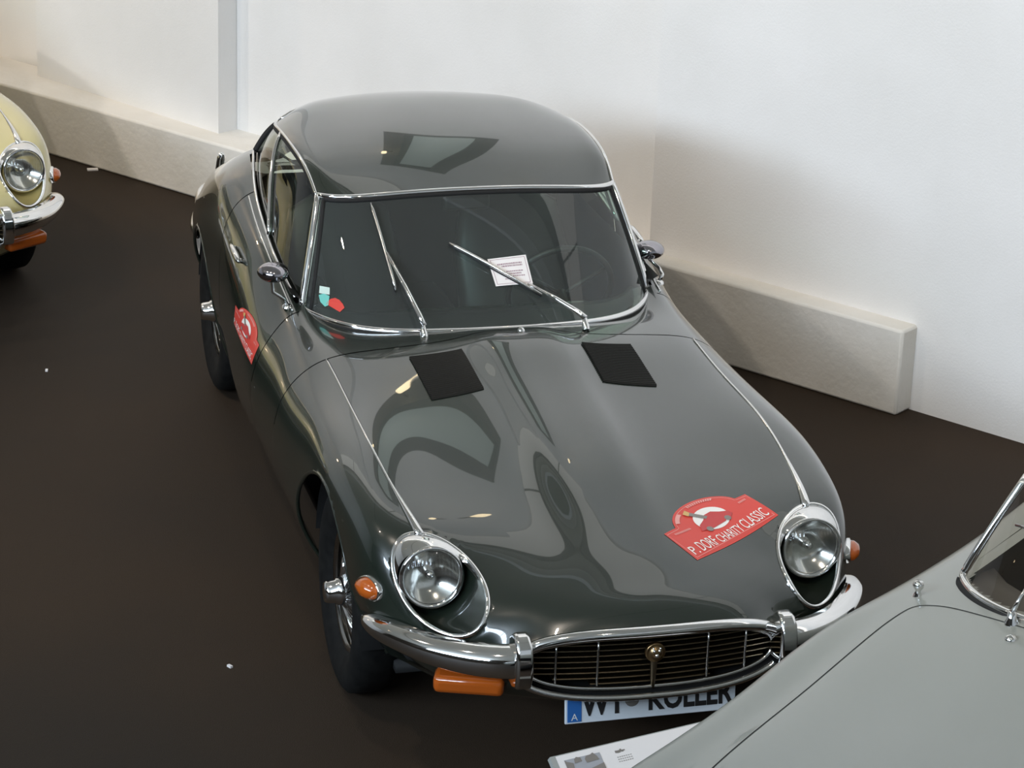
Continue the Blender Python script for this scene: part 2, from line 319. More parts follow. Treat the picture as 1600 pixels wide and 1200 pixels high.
# ================================================================== THE COUPE (front at -Y, origin on the floor under the front axle)
HALF = [  # rows from mouth rim to tail; 10 points from the bonnet centre line to the sill
 [(0,-.928,.556),(.14,-.924,.553),(.26,-.914,.543),(.35,-.900,.524),(.398,-.888,.492),(.412,-.882,.452),(.398,-.880,.405),(.34,-.885,.365),(.2,-.895,.338),(0,-.90,.330)],
 [(0,-.895,.590),(.14,-.892,.587),(.27,-.880,.573),(.38,-.858,.535),(.445,-.842,.487),(.47,-.83,.447),(.465,-.828,.405),(.42,-.832,.360),(.30,-.845,.322),(.12,-.86,.305)],
 [(0,-.800,.630),(.14,-.798,.628),(.265,-.797,.616),(.41,-.795,.586),(.525,-.785,.532),(.585,-.762,.482),(.605,-.745,.436),(.59,-.74,.390),(.52,-.745,.335),(.36,-.76,.285)],
 [(0,-.670,.671),(.125,-.670,.668),(.23,-.668,.658),(.43,-.660,.643),(.57,-.645,.625),(.648,-.628,.585),(.690,-.612,.530),(.700,-.605,.465),(.665,-.605,.385),(.54,-.62,.285)],
 [(0,-.500,.719),(.115,-.50,.714),(.21,-.50,.699),(.44,-.50,.700),(.600,-.50,.709),(.688,-.49,.696),(.740,-.48,.640),(.757,-.47,.535),(.728,-.46,.425),(.62,-.46,.275)],
 [(0,-.300,.770),(.115,-.30,.765),(.205,-.30,.743),(.45,-.30,.738),(.622,-.30,.752),(.713,-.30,.746),(.766,-.30,.686),(.776,-.30,.570),(.755,-.30,.425),(.67,-.30,.25)],
 [(0,0,.821),(.115,0,.816),(.205,0,.791),(.455,0,.779),(.637,0,.789),(.726,0,.770),(.781,0,.710),(.794,0,.595),(.785,0,.420),(.69,0,.225)],
 [(0,.37,.863),(.118,.37,.858),(.208,.37,.834),(.46,.37,.812),(.635,.37,.799),(.722,.37,.768),(.780,.37,.695),(.808,.37,.580),(.79,.37,.400),(.69,.37,.212)],
 [(0,.715,.882),(.122,.715,.878),(.215,.715,.859),(.46,.715,.838),(.636,.715,.814),(.718,.715,.768),(.780,.715,.692),(.812,.715,.570),(.79,.715,.390),(.69,.715,.205)],
 [(0,.86,.840),(.125,.86,.839),(.22,.86,.837),(.46,.86,.832),(.640,.86,.818),(.717,.86,.772),(.779,.86,.692),(.811,.86,.568),(.79,.86,.389),(.69,.86,.203)],
 [(0,1.15,.79),(.2,1.15,.79),(.35,1.15,.79),(.5,1.15,.80),(.646,1.15,.832),(.716,1.15,.784),(.778,1.15,.692),(.814,1.15,.565),(.79,1.15,.385),(.69,1.15,.20)],
 [(0,1.6,.90),(.2,1.6,.90),(.35,1.6,.90),(.5,1.6,.90),(.662,1.6,.918),(.727,1.6,.862),(.778,1.6,.740),(.795,1.6,.585),(.79,1.6,.385),(.69,1.6,.20)],
 [(0,2.07,.94),(.2,2.07,.94),(.35,2.07,.94),(.5,2.07,.98),(.645,2.07,.992),(.727,2.07,.925),(.768,2.07,.80),(.778,2.07,.62),(.758,2.07,.40),(.69,2.07,.20)],
 [(0,2.4,.95),(.2,2.4,.95),(.35,2.4,.95),(.5,2.4,1.03),(.605,2.4,1.03),(.712,2.4,.955),(.758,2.4,.82),(.770,2.4,.630),(.748,2.4,.410),(.69,2.4,.21)],
 [(0,2.7,.92),(.2,2.7,.92),(.35,2.7,.92),(.46,2.7,.97),(.575,2.7,.965),(.690,2.7,.890),(.745,2.7,.768),(.765,2.7,.620),(.745,2.7,.420),(.69,2.7,.24)],
 [(0,3.0,.84),(.18,3.0,.84),(.32,3.0,.84),(.46,3.0,.844),(.575,3.0,.842),(.658,3.0,.800),(.710,3.0,.710),(.738,3.0,.600),(.72,3.0,.440),(.65,3.0,.28)],
 [(0,3.3,.74),(.15,3.3,.74),(.28,3.3,.742),(.40,3.3,.745),(.50,3.3,.742),(.58,3.3,.705),(.650,3.3,.642),(.685,3.3,.562),(.66,3.3,.44),(.57,3.3,.32)],
 [(0,3.55,.66),(.13,3.55,.66),(.23,3.55,.66),(.32,3.55,.66),(.40,3.55,.656),(.47,3.55,.63),(.53,3.55,.590),(.56,3.55,.535),(.54,3.55,.45),(.47,3.55,.36)],
 [(0,3.68,.60),(.09,3.68,.60),(.16,3.68,.60),(.22,3.68,.60),(.28,3.68,.595),(.33,3.68,.575),(.37,3.68,.55),(.38,3.68,.515),(.36,3.68,.46),(.30,3.68,.40)],
]
HALF = np.array(HALF, float)
def mirror_ctrl(H):
    L = H[:, :0:-1].copy(); L[:, :, 0] *= -1
    return np.concatenate([L, H], axis=1)
BODY = mirror_ctrl(HALF)                                   # (18,19,3): centre column 9, crowns 5 and 13
BT = np.concatenate([[0], np.cumsum(np.linalg.norm(np.diff(BODY, axis=0), axis=2).mean(1))])
def seg_params(breaks, step, gaps=()):
    out = []
    for a, b in zip(breaks[:-1], breaks[1:]):
        a2 = a + (0.0035 if a in gaps else 0); b2 = b - (0.0035 if b in gaps else 0)
        n = max(2, int(round((b2 - a2) / step)))
        out += list(np.linspace(a2, b2, n + 1)[:-1]) if b not in gaps else list(np.linspace(a2, b2, n + 1))
    out.append(breaks[-1]); return np.array(out)
S_BON, S_D0, S_D1 = BT[8], BT[10], BT[12]
rows = seg_params([0, BT[4], S_BON, S_D0, S_D1, BT[-1]], 0.016, gaps=(S_BON, S_D0, S_D1))
colk = []
for k in range(18):
    d = np.linalg.norm(BODY[6:13, k + 1] - BODY[6:13, k], axis=1).mean(); n = max(3, int(round(d / 0.016)))
    colk += list(k + np.arange(n) / n)
colk = np.array(colk + [18.0])
GRID = loft(BODY, colk, rows, BT)                         # (nr,nc,3)
NR, NC = GRID.shape[:2]
WHEELS = [(0.0, 0.32, 0.365), (2.667, 0.32, 0.345)]
# lamp ellipse (projected later on the surface)
LC = np.array((.567, -.645, .610)); LA = np.array((.034, .146, .098)); LB = np.array((.117, .038, -.012))
def lamp_uv(P):
    A = np.stack([LA, LB, np.cross(LA, LB) / np.linalg.norm(np.cross(LA, LB))], 1)
    return (P - LC) @ np.linalg.inv(A).T
def snap_body(G):
    G = G.copy(); ax = np.abs(G[..., 0])
    kill = np.zeros(G.shape[:2], bool)
    for wy, wz, R in WHEELS:
        dy = G[..., 1] - wy; dz = G[..., 2] - wz; r = np.hypot(dy, dz); side = ax > 0.58
        near = side & (np.abs(r - R) < 0.010); s = np.where(near, R / np.maximum(r, 1e-6), 1)
        G[..., 1] = wy + dy * s; G[..., 2] = wz + dz * s
        kill |= side & (np.where(near, R, r) < R - 1e-5)
    A = np.stack([LA, LB, np.cross(LA, LB) / np.linalg.norm(np.cross(LA, LB))], 1); Ai = np.linalg.inv(A)
    for sx in (1, -1):
        Q = (G * np.array([sx, 1, 1]) - LC) @ Ai.T; r = np.hypot(Q[..., 0], Q[..., 1]); ok = (np.abs(Q[..., 2]) < 0.16) & (G[..., 0] * sx > 0.2)
        near = ok & (np.abs(r - 1) < 0.07)
        s = np.where(near, 1 / np.maximum(r, 1e-6), 1); Q2 = Q.copy(); Q2[..., 0] *= s; Q2[..., 1] *= s
        G = np.where(near[..., None], (Q2 @ A.T + LC) * np.array([sx, 1, 1]), G)
        kill |= ok & (np.where(near, 1, r) < 1 - 1e-5)
    return G, kill
GS, KILL = snap_body(GRID)
BVH = BVHTree.FromPolygons([Vector(p) for p in GRID.reshape(-1, 3)], [(i * NC + j, i * NC + j + 1, (i + 1) * NC + j + 1, (i + 1) * NC + j) for i in range(NR - 1) for j in range(NC - 1)])
def drop(x, y, up=0.0):
    h, n, _, _ = BVH.ray_cast(Vector((x, y, 2.0)), Vector((0, 0, -1)))
    if n.z < 0: n = -n
    return h + n * up
def side(y, z, sx, up=0.0):
    h, n, _, _ = BVH.ray_cast(Vector((sx * 2.0, y, z)), Vector((-sx, 0, 0)))
    if n.x * sx < 0: n = -n
    return h + n * up
def bsurf(s, k): return Vector(loft(BODY, np.array([k]), np.array([s]), BT)[0, 0])
def crown_line(s0, s1, n, sx, k=4.0):
    P = loft(BODY, np.array([9 + sx * k]), np.linspace(s0, s1, n), BT)[:, 0]; return [Vector(p) for p in P]

def body_faces(test, inset=0.0):
    used = {}; vs = []; fs = []
    for i in range(NR - 1):
        for j in range(NC - 1):
            t = (rows[i] + rows[i + 1]) / 2; k = (colk[j] + colk[j + 1]) / 2 - 9
            if not test(i, j, t, k): continue
            q = [(i, j), (i, j + 1), (i + 1, j + 1), (i + 1, j)]
            if any(KILL[a] for a in q) : continue
            f = []
            for a in q:
                if a not in used: used[a] = len(vs); vs.append(GS[a])
                f.append(used[a])
            fs.append(tuple(f))
    return vs, fs
gap_rows = {i for i in range(NR - 1) for s in (S_BON, S_D0, S_D1) if rows[i] < s < rows[i + 1]}
S_CAB1 = BT[13] + 0.05
def in_door(t, k): return S_D0 < t < S_D1 and 4.0 < abs(k) < 8.55
def door_edge(i, j, t, k):
    if i in gap_rows and not (rows[i] < S_BON < rows[i + 1]): return 4.0 < abs(k) < 8.6
    return S_D0 < t < S_D1 and 8.48 < abs(k) < 8.62
def is_bonnet(i, j, t, k): return t < S_BON and i not in gap_rows
def cabin(t, k): return t > S_D0 + 0.07 and t < S_CAB1 and abs(k) < 4.0
def is_shell(i, j, t, k): return t > S_BON and i not in gap_rows and not cabin(t, k) and not in_door(t, k)
def is_shell2(i, j, t, k):
    if t < S_BON or cabin(t, k): return False
    if i in gap_rows: return not (rows[i] < S_BON < rows[i + 1]) and not (4.0 < abs(k) < 8.55)
    return not in_door(t, k)

# windscreen surface
def ws_bottom(r): return np.array((0.626 * r, .855 + .09 * r ** 2 + .118 * r ** 4 + .15 * r ** 8, .833 - .010 * r ** 2))
def ws_top(r): return np.array((0.536 * r, 1.313 - .014 * r ** 2 - .004 * r ** 4 + .1025 * abs(r) ** 8, 1.194 - .016 * r ** 2 - .0076 * r ** 4))
def ws(r, t, off=0.0):
    b, c = ws_bottom(r), ws_top(r); p = b + (c - b) * t
    n = np.cross(np.array((1, 0, 0)), c - b); n = n / np.linalg.norm(n); n = n if n[2] > 0 else -n
    return Vector(p + n * (0.014 * 4 * t * (1 - t) + off))

ROOFH = np.array([
 [(0,1.313,1.195),(.28,1.311,1.190),(.46,1.335,1.180),(.536,1.398,1.170),(.597,1.32,1.015),(.634,1.225,.838)],
 [(0,1.5,1.255),(.30,1.5,1.249),(.475,1.51,1.240),(.546,1.53,1.226),(.614,1.5,1.06),(.660,1.46,.905)],
 [(0,1.75,1.292),(.30,1.75,1.287),(.485,1.75,1.273),(.556,1.76,1.250),(.622,1.75,1.09),(.655,1.74,.938)],
 [(0,2.0,1.305),(.30,2.0,1.297),(.48,2.0,1.278),(.556,2.0,1.242),(.618,2.0,1.11),(.644,2.0,.985)],
 [(0,2.2,1.302),(.30,2.2,1.291),(.465,2.2,1.262),(.540,2.2,1.212),(.595,2.2,1.12),(.622,2.2,1.035)],
 [(0,2.36,1.280),(.29,2.36,1.265),(.435,2.36,1.226),(.505,2.37,1.172),(.556,2.38,1.115),(.590,2.38,1.060)],
 [(0,2.7,1.180),(.27,2.7,1.158),(.40,2.7,1.115),(.46,2.7,1.06),(.51,2.7,1.00),(.545,2.7,.955)],
 [(0,3.0,1.055),(.25,3.0,1.034),(.37,3.0,.995),(.43,3.0,.945),(.48,3.0,.88),(.52,3.0,.82)],
 [(0,3.35,.885),(.21,3.35,.868),(.31,3.35,.838),(.36,3.35,.80),(.40,3.35,.75),(.43,3.35,.70)],
 [(0,3.66,.71),(.15,3.66,.70),(.23,3.66,.68),(.27,3.66,.65),(.30,3.66,.62),(.31,3.66,.585)]], float)
ROOF = mirror_ctrl(ROOFH)                                 # (10,11,3) centre 5
RT = np.concatenate([[0], np.cumsum(np.linalg.norm(np.diff(ROOF, axis=0), axis=2).mean(1))])
def roof_patch(s0, s1, k0, k1, ns, nk, off=0.0):
    P = loft(ROOF, 5 + np.linspace(k0, k1, nk), np.linspace(s0, s1, ns), RT)
    return [[Vector(p) for p in row] for row in P]
def roof_line(s0, s1, k, n): return [r[0] for r in roof_patch(s0, s1, k, k + 1e-6, n, 2)]

def lamp_ring(sx, scale=1.0, n=64):
    out = []
    for i in range(n):
        a = 2 * PI * i / n; p = LC + (LA * math.cos(a) + LB * math.sin(a)) * scale
        # push on to the surface along the ellipse normal
        nn = np.cross(LB, LA); nn = nn / np.linalg.norm(nn)
        h, _, _, d = BVH.ray_cast(Vector(p + nn * 0.12), Vector(-nn))
        if h is None or (h - Vector(p)).length > 0.12: h, _, _, _ = BVH.find_nearest(Vector(p))
        out.append(Vector((h.x * sx, h.y, h.z)))
    return out

def make_coupe(name, paint, hero=True):
    root = empty(name)
    MB().add(*body_faces(is_bonnet)).build('bonnet', paint, root); bon = [c for c in root.children if c.name.startswith('bonnet')][0]
    MB().add(*body_faces(is_shell2)).build('body_shell', paint, root)
    for sx in (-1, 1):
        d = MB().add(*body_faces(lambda i, j, t, k: in_door(t, k) and k * sx > 0 and i not in gap_rows and abs(k) < 8.5)).build('door', paint, root)
        # door handle: two posts, a bar and a push button
        p0, p1 = side(1.70, .835, sx, 0.016), side(1.86, .850, sx, 0.016)
        h = MB().tube([p0 + (p1 - p0) * t for t in (0, .15, .5, .85, 1)], [.006, .011, .012, .011, .006], 8)
        h.tube([side(1.72, .837, sx, -0.004), p0 + (p1 - p0) * .13], .009, 8).tube([side(1.84, .848, sx, -0.004), p0 + (p1 - p0) * .87], .009, 8)
        h.build('door_handle', CHROME, d)
    # dark closing strips behind the shut lines
    for s_ in (S_BON,):
        sm = MB()
        P = loft(BODY, np.linspace(0.2, 17.8, 90), np.array([s_ - 0.02, s_, s_ + 0.02]), BT)
        sm.grid([[Vector(p) * 1.0 - Vector((p[0] * 0.012, 0, 0.010)) for p in row] for row in P]); sm.build('shut_line', SEAM, root)
    for s_ in (S_D0, S_D1):
        for sx in (-1, 1):
            sm = MB()
            P = loft(BODY, 9 + sx * np.linspace(4.0, 8.9, 30), np.array([s_ - 0.02, s_, s_ + 0.02]), BT)
            sm.grid([[Vector(p) - Vector((sx * 0.010, 0, 0.002)) for p in row] for row in P]); sm.build('shut_line', SEAM, root)
    # wheel arch liners and lips
    for wy, wz, R in WHEELS:
        for sx in (-1, 1):
            li = MB(); P = []
            for xx in (0.45, 0.735 if wy == 0 else 0.715):
                P.append([Vector((sx * xx, wy + (R + .002) * math.cos(a), wz + (R + .002) * math.sin(a))) for a in np.linspace(0.12, PI + 0.12, 40)])
            li.grid(P); li.add([Vector((sx * 0.45, wy, wz))] + P[0], [(0, i + 1, i + 2) for i in range(39)])
            li.build('wheel_arch', SEAM, root)
            lp = []
            for a in np.linspace(-0.25, PI + 0.25, 48):
                yy, zz = wy + (R + 0.006) * math.cos(a), wz + (R + 0.006) * math.sin(a)
                h, n_, _, _ = BVH.ray_cast(Vector((sx * 2, yy, zz)), Vector((-sx, 0, 0)))
                if h is not None and abs(h.x) > 0.6: lp.append(Vector((h.x - sx * 0.004, wy + R * math.cos(a), wz + R * math.sin(a))))
            MB().tube(lp, 0.007, 8).build('arch_lip', paint, root)
    # chrome bead along each wing crown, ending in a finial on the lamp rim
    for sx in (-1, 1):
        P = [p + Vector((0, 0, 0.001)) for p in crown_line(BT[4] - 0.012, S_BON - 0.006, 60, sx)]
        r = [0.0115 * (1 - min(1, i / 14)) ** 1.3 + 0.0042 for i in range(60)]
        MB().tube(P, r, 8).build('chrome_bead', CHROME, bon)
    # louvres
    for sx in (-1, 1):
        c = [(.20, .318), (.376, .298), (.380, .612), (.205, .600)]
        def lv(a, b, up):
            x = (c[0][0] * (1 - a) + c[1][0] * a) * (1 - b) + (c[3][0] * (1 - a) + c[2][0] * a) * b
            y = (c[0][1] * (1 - a) + c[1][1] * a) * (1 - b) + (c[3][1] * (1 - a) + c[2][1] * a) * b
            return drop(sx * x, y, up)
        lp = MB().grid([[lv(a, b, 0.0015) for a in np.linspace(0, 1, 12)] for b in np.linspace(0, 1, 18)]).build('louvre_panel', SEAM, bon)
        sl = MB(); ns = 24
        for i in range(ns):
            b0 = (i + 0.1) / ns; b1 = (i + 0.95) / ns
            P = [[lv(a, b0, 0.002) for a in np.linspace(0, 1, 10)], [lv(a, b1 - 0.3 / ns, 0.0075) for a in np.linspace(0, 1, 10)], [lv(a, b1, 0.0065) for a in np.linspace(0, 1, 10)], [lv(a, b1, 0.002) for a in np.linspace(0, 1, 10)]]
            sl.grid(P)
        s_ = sl.build('louvre_slats', LOUVRE, bon, smooth=False); s_['kind'] = 'stuff'
    # roof, rear quarters
    r = MB().grid(roof_patch(0, RT[-1], -3, 3, 120, 60))
    for sx in (-1, 1): r.grid(roof_patch(RT[5], RT[-1], 3 * sx, 5 * sx, 70, 16))
    r.build('roof', paint, root)
    hl = MB().grid([[p - Vector((0, 0, 0.02)) for p in row] for row in roof_patch(0.03, RT[5], -2.95, 2.95, 30, 20)]).build('headlining', BLACK, root)
    MB().grid([[p + Vector((0, 0.006, 0.006)) for p in row] for row in roof_patch(RT[6] + 0.16, RT[8] - 0.0, -2.3, 2.3, 20, 20)]).build('rear_window', SIDEGLASS, root)
    rw = roof_patch(RT[6] + 0.16, RT[8] - 0.0, -2.3, 2.3, 20, 20)
    loop = rw[0] + [q[-1] for q in rw[1:-1]] + rw[-1][::-1] + [q[0] for q in rw[-2:0:-1]]
    MB().tube([p + Vector((0, 0.006, 0.006)) for p in loop], 0.009, 6, closed=True).build('rear_window_trim', CHROME, root)
    for sx in (-1, 1):
        # side glass in two panes with a chrome divider
        def kk(a): return sx * (3.03 + 1.94 * a)
        def swin(f0, f1):
            G = loft(ROOF, 5 + np.array([kk(a) for a in np.linspace(0, 1, 12)]), np.linspace(0, RT[5], 40), RT)
            out = []
            for j in range(12):
                a = j / 11; s0 = f0(a); s1 = f1(a); ss = np.linspace(s0, s1, 16)
                out.append([Vector(loft(ROOF, np.array([5 + kk(a)]), ss, RT)[i, 0]) - Vector((sx * 0.006, 0, 0)) for i in range(16)])
            return out
        div = lambda a: RT[3] - 0.02 - a * 0.275
        MB().grid(swin(lambda a: 0.004, lambda a: div(a) - 0.006)).build('door_window', SIDEGLASS, root)
        MB().grid(swin(lambda a: div(a) + 0.006, lambda a: RT[5] - 0.004)).build('quarter_window', SIDEGLASS, root)
        dv_ = [Vector(loft(ROOF, np.array([5 + kk(a)]), np.array([div(a)]), RT)[0, 0]) for a in np.linspace(0, 1, 10)]
        MB().tube(dv_, 0.009, 8).build('window_divider', CHROME, root)
        gl = roof_line(0.0, RT[5] - 0.02, 3.0 * sx, 40)
        rear = [Vector(p) for p in loft(ROOF, 5 + sx * np.linspace(3.12, 5.0, 14), np.array([RT[5]]), RT)[0]]
        MB().tube([p + Vector((sx * 0.004, 0, 0)) for p in gl], 0.006, 8).build('gutter_trim', CHROME, root)
        MB().tube([p + Vector((sx * 0.001, 0, -0.014)) for p in gl] + rear, 0.011, 8).build('window_seal', SEAM, root)
        sill = roof_line(0.02, RT[5], 5.0 * sx, 40)
        MB().tube([p + Vector((sx * 0.004, 0, 0.004)) for p in sill], 0.006, 8).build('window_sill_trim', CHROME, root)
        out_ = crown_line(S_D0 + 0.02, S_D1 - 0.02, 30, sx, 4.22)
        MB().tube([p + Vector((sx * 0.001, 0, 0.001)) for p in out_], 0.004, 6).build('door_top_trim', CHROME, root)
    # windscreen
    W = MB().grid([[ws(r_, t) for r_ in np.linspace(-0.985, 0.985, 50)] for t in np.linspace(0.015, 0.99, 16)])
    W.build('windscreen', WINDGLASS, root)
    fr = MB().tube([ws(r_, 0.0, 0.004) for r_ in np.sin(np.linspace(-1, 1, 90) * PI / 2)], 0.0115, 8)
    fr.tube([ws(r_, 1.0, 0.002) + Vector((0, 0, .002)) for r_ in np.sin(np.linspace(-1, 1, 80) * PI / 2)], 0.0095, 8)
    for sx in (-1, 1): fr.tube([ws(sx, t, 0.003) for t in np.linspace(-0.02, 1.0, 14)], np.linspace(0.015, 0.0125, 14), 8)
    wf_ = fr.build('windscreen_frame', CHROME, root)
    sl = MB().tube([ws(r_ * 1.0, -0.022, 0.0) for r_ in np.sin(np.linspace(-1, 1, 90) * PI / 2)], 0.011, 8); sl.build('windscreen_seal', SEAM, wf_)
    inn = [ws(r_, 0.975, 0.0) for r_ in np.linspace(-0.96, 0.96, 60)]
    sl2 = MB().tube(inn, 0.008, 6)
    for sx in (-1, 1): sl2.tube([ws(sx * 0.965, t, -0.002) for t in np.linspace(0.03, 0.975, 14)], 0.008, 6)
    sl2.build('windscreen_seal', SEAM, wf_)
    # head lamps
    for sx in (-1, 1):
        ring = lamp_ring(sx)
        c = Vector((sx * .584, -.606, .617)); ax = Vector((sx * 0.03, -1, 0.10)).normalized()
        ux = Vector((1, 0, 0)); ux = (ux - ax * ux.dot(ax)).normalized(); uy = ax.cross(ux)
        if uy.z < 0: uy = -uy
        m4 = basis(c, ux, uy, ax)
        lamp = MB().tube(ring, 0.0075, 8, closed=True).build('headlamp', CHROME, root)      # bezel carries the lamp's pieces
        nR = len(ring); back = []
        for i in range(nR):
            d = ring[i] - c; d2 = d - ax * d.dot(ax); an = math.atan2(d2.dot(uy), d2.dot(ux))
            back.append(c - ax * 0.045 + (ux * math.cos(an) + uy * math.sin(an)) * 0.098)
        sc = MB(); hood = MB()
        def scoop_row(i):
            a, b = ring[i % nR], back[i % nR]
            return [a + (b - a) * t - (uy * 0.018 * math.sin(PI * t)) * (1 if (a - c).dot(uy) < 0 else 0) for t in np.linspace(0, 1, 8)]
        R_ = [scoop_row(i) for i in range(nR + 1)]
        sc.grid(R_); sc.add([c - ax * 0.045] + back, [(0, i + 1, (i + 1) % nR + 1) for i in range(nR)])
        sc.build('lamp_scoop', paint, lamp)
        # chrome hood over the upper part of the lamp
        H_ = []
        for i in range(-17, 18):
            a = ring[i % nR]; an_ = math.atan2((a - c).dot(uy), (a - c).dot(ux)); w_ = math.cos(i / 17 * PI / 2) ** 0.6
            b = c + ax * 0.006 + (ux * math.cos(an_) + uy * math.sin(an_)) * 0.094
            e = a + (b - a) * max(0.10, w_)
            H_.append([a + (e - a) * t + uy * 0.010 * math.sin(PI * t) * w_ for t in np.linspace(0, 1, 8)])
        hood.grid(H_).build('lamp_hood', CHROME, lamp)
        MB().lathe([(0.0001, -0.040), (0.03, -0.038), (0.06, -0.027), (0.079, -0.004), (0.083, 0.0)], 40, m4).build('reflector', REFLECT, lamp)
        MB().lathe([(0.080, -0.03), (0.095, -0.012), (0.096, 0.006), (0.090, 0.012), (0.083, 0.007), (0.080, 0.0)], 40, m4).build('lamp_rim', CHROME, lamp)
        MB().lathe([(0.0001, 0.030), (0.02, 0.029), (0.04, 0.0255), (0.06, 0.018), (0.075, 0.009), (0.083, 0.001)], 40, m4).build('lens', LENS, lamp)
        MB().lathe([(0.0001, -0.01), (0.012, -0.012), (0.014, -0.03), (0.012, -0.05)], 12, m4).build('bulb_shield', CHROME, lamp)
        # bumper half
        path = nspline([0, 1, 2, 3, 4, 5, 6], np.array([(.392, -.925, .474), (.48, -.905, .475), (.57, -.850, .473), (.65, -.765, .470), (.715, -.665, .468), (.752, -.575, .462), (.762, -.500, .458)]), np.linspace(0, 6, 40))
        hh = np.interp(np.linspace(0, 1, 40), [0, .35, .7, .92, 1], [.047, .043, .034, .022, .008])
        Rr = []
        for i, p in enumerate(path):
            q = path[min(i + 1, 39)] - path[max(i - 1, 0)]; t_ = Vector(q).normalized(); o_ = t_.cross(Vector((0, 0, 1))).normalized()
            if o_.y > 0 and i < 30: o_ = -o_
            if o_.x < 0 and i >= 30: o_ = -o_
            row = []
            for a in np.linspace(-PI / 2, PI / 2, 14):
                ca, sa = math.cos(a), math.sin(a)
                row.append(Vector(p) + o_ * (0.028 * (ca ** 0.8 if ca > 1e-6 else 0) - 0.006) * min(1, hh[i] / .03) + Vector((0, 0, sa * hh[i])) - o_ * 0.02 * max(0, sa) ** 3 * min(1, hh[i] / .04))
            row = [row[0] - o_ * 0.02] + row + [row[-1] - o_ * 0.012]
            Rr.append([Vector((v.x * sx, v.y, v.z)) for v in row])
        bp = MB().grid(Rr); bp.add([Rr[-1][0]] + Rr[-1], [tuple(range(1, len(Rr[-1]) + 1))]); bp.build('front_bumper', CHROME, root)
        # overrider with a rubber face
        ov = MB(); prof = [(-.925, .398), (-.955, .41), (-.968, .45), (-.966, .50), (-.955, .54), (-.930, .560), (-.895, .562), (-.865, .54), (-.86, .40)]
        n_ = len(prof); vs = [Vector((sx * (.394 + dx * (0.85 if (z > .55 or z < .40) else 1)), y, z)) for dx in (-.026, .026) for y, z in prof]
        ov.add(vs, [tuple(range(n_)), tuple(range(n_, 2 * n_))[::-1]] + [(i, (i + 1) % n_, n_ + (i + 1) % n_, n_ + i) for i in range(n_)])
        ovo = ov.build('overrider', CHROME, root, bevel=0.010, seg=3)
        # turn lamp under the bumper
        tp = Vector((sx * .512, -.800, .370)); ang = sx * math.radians(20)
        tm = MB().box((0, 0, 0), (.205, .075, .056)); to = tm.build('turn_lamp', AMBER, root, bevel=0.018, seg=3); to.location = tp; to.rotation_euler = (0.1, 0, ang)
        tb = MB().box((0, 0.045, -0.004), (.190, .05, .050)).build('lamp_base', CHROME, to, bevel=0.008)
        # side marker
        mk = side(-.508, .553, sx, 0.0); h, nrm, _, _ = BVH.find_nearest(mk); nrm = nrm if nrm.x * sx > 0 else -nrm
        t1 = Vector((0, 1, 0)); t1 = (t1 - nrm * t1.dot(nrm)).normalized(); t2 = nrm.cross(t1)
        if t2.z < 0: t2 = -t2
        def tear(sc_, lift, n=28):
            out = []
            for i in range(n):
                a = 2 * PI * i / n; x = math.cos(a); y = math.sin(a) * (0.78 + 0.0 * x) * (1 - 0.45 * max(0, x) ** 1.5)
                out.append(mk + t1 * (0.060 * x * sc_) + t2 * (0.047 * y * sc_) + nrm * lift)
            return out
        mb_ = MB(); rws = [tear(1.0, -0.012), tear(1.0, 0.006), tear(0.9, 0.010), tear(0.82, 0.006)]
        for rw_ in rws: rw_.append(rw_[0])
        mb_.grid(rws); mo = mb_.build('side_marker', CHROME, root)
        ml = MB(); rws = [tear(0.85, 0.004), tear(0.78, 0.020), tear(0.50, 0.034), tear(0.15, 0.038), tear(0.01, 0.038)]
        for rw_ in rws: rw_.append(rw_[0])
        ml.grid(rws).build('marker_lens', AMBER, mo)
        # rear bumper and overrider
        pth = [Vector((sx * x, y, z)) for x, y, z in ((.722, 2.98, .535), (.696, 3.18, .54), (.640, 3.40, .54), (.60, 3.56, .55), (.47, 3.68, .55), (.30, 3.74, .55))]
        P2 = nspline(range(6), np.array([tuple(p) for p in pth]), np.linspace(0, 5, 24))
        MB().tube([Vector(p) for p in P2], np.interp(np.linspace(0, 1, 24), [0, .12, .5, 1], [.008, .026, .034, .036]), 10, up=(0, 0, 1)).build('rear_bumper', CHROME, root)
        MB().tube([(sx * .52, 3.66, .42), (sx * .52, 3.69, .50), (sx * .52, 3.68, .60), (sx * .52, 3.64, .68), (sx * .52, 3.62, .70)], [.020, .024, .022, .018, .009], 10).build('rear_overrider', CHROME, root)
    # grille
    def mouth(a, half, hz, yo):
        ca, sa = math.cos(a), math.sin(a); e = 0.62
        x = half * math.copysign(abs(ca) ** e, ca); z = hz * math.copysign(abs(sa) ** 0.85, sa)
        return Vector((x, -.932 + .30 * x * x + yo, .447 + z))
    gr = MB()
    top = [mouth(a, .406, .102, -.006) for a in np.linspace(0.10, PI - 0.10, 50)]
    gr.tube(top, np.interp(np.linspace(0, 1, 50), [0, .12, .5, .88, 1], [.012, .019, .020, .019, .012]), 10, flat=0.9)
    low = [mouth(a, .406, .102, -.006) for a in np.linspace(-0.0, -PI, 50)]
    gr.tube(low, 0.0105, 8)
    inner = [mouth(a, .375, .080, .012) for a in np.linspace(0, 2 * PI, 80)[:-1]]
    gr.tube(inner, 0.006, 8, closed=True)
    g = gr.build('grille', CHROME, root)
    cav = MB(); rws = [[mouth(a, .402, .100, y_) for a in np.linspace(0, 2 * PI, 61)] for y_ in (.0, .10, .22)]; cav.grid(rws)
    cav.add([Vector((0, -.72, .447))] + rws[-1][:-1], [(0, i + 1, (i + 1) % 60 + 1) for i in range(60)]); cav.build('grille_cavity', SEAM, g)
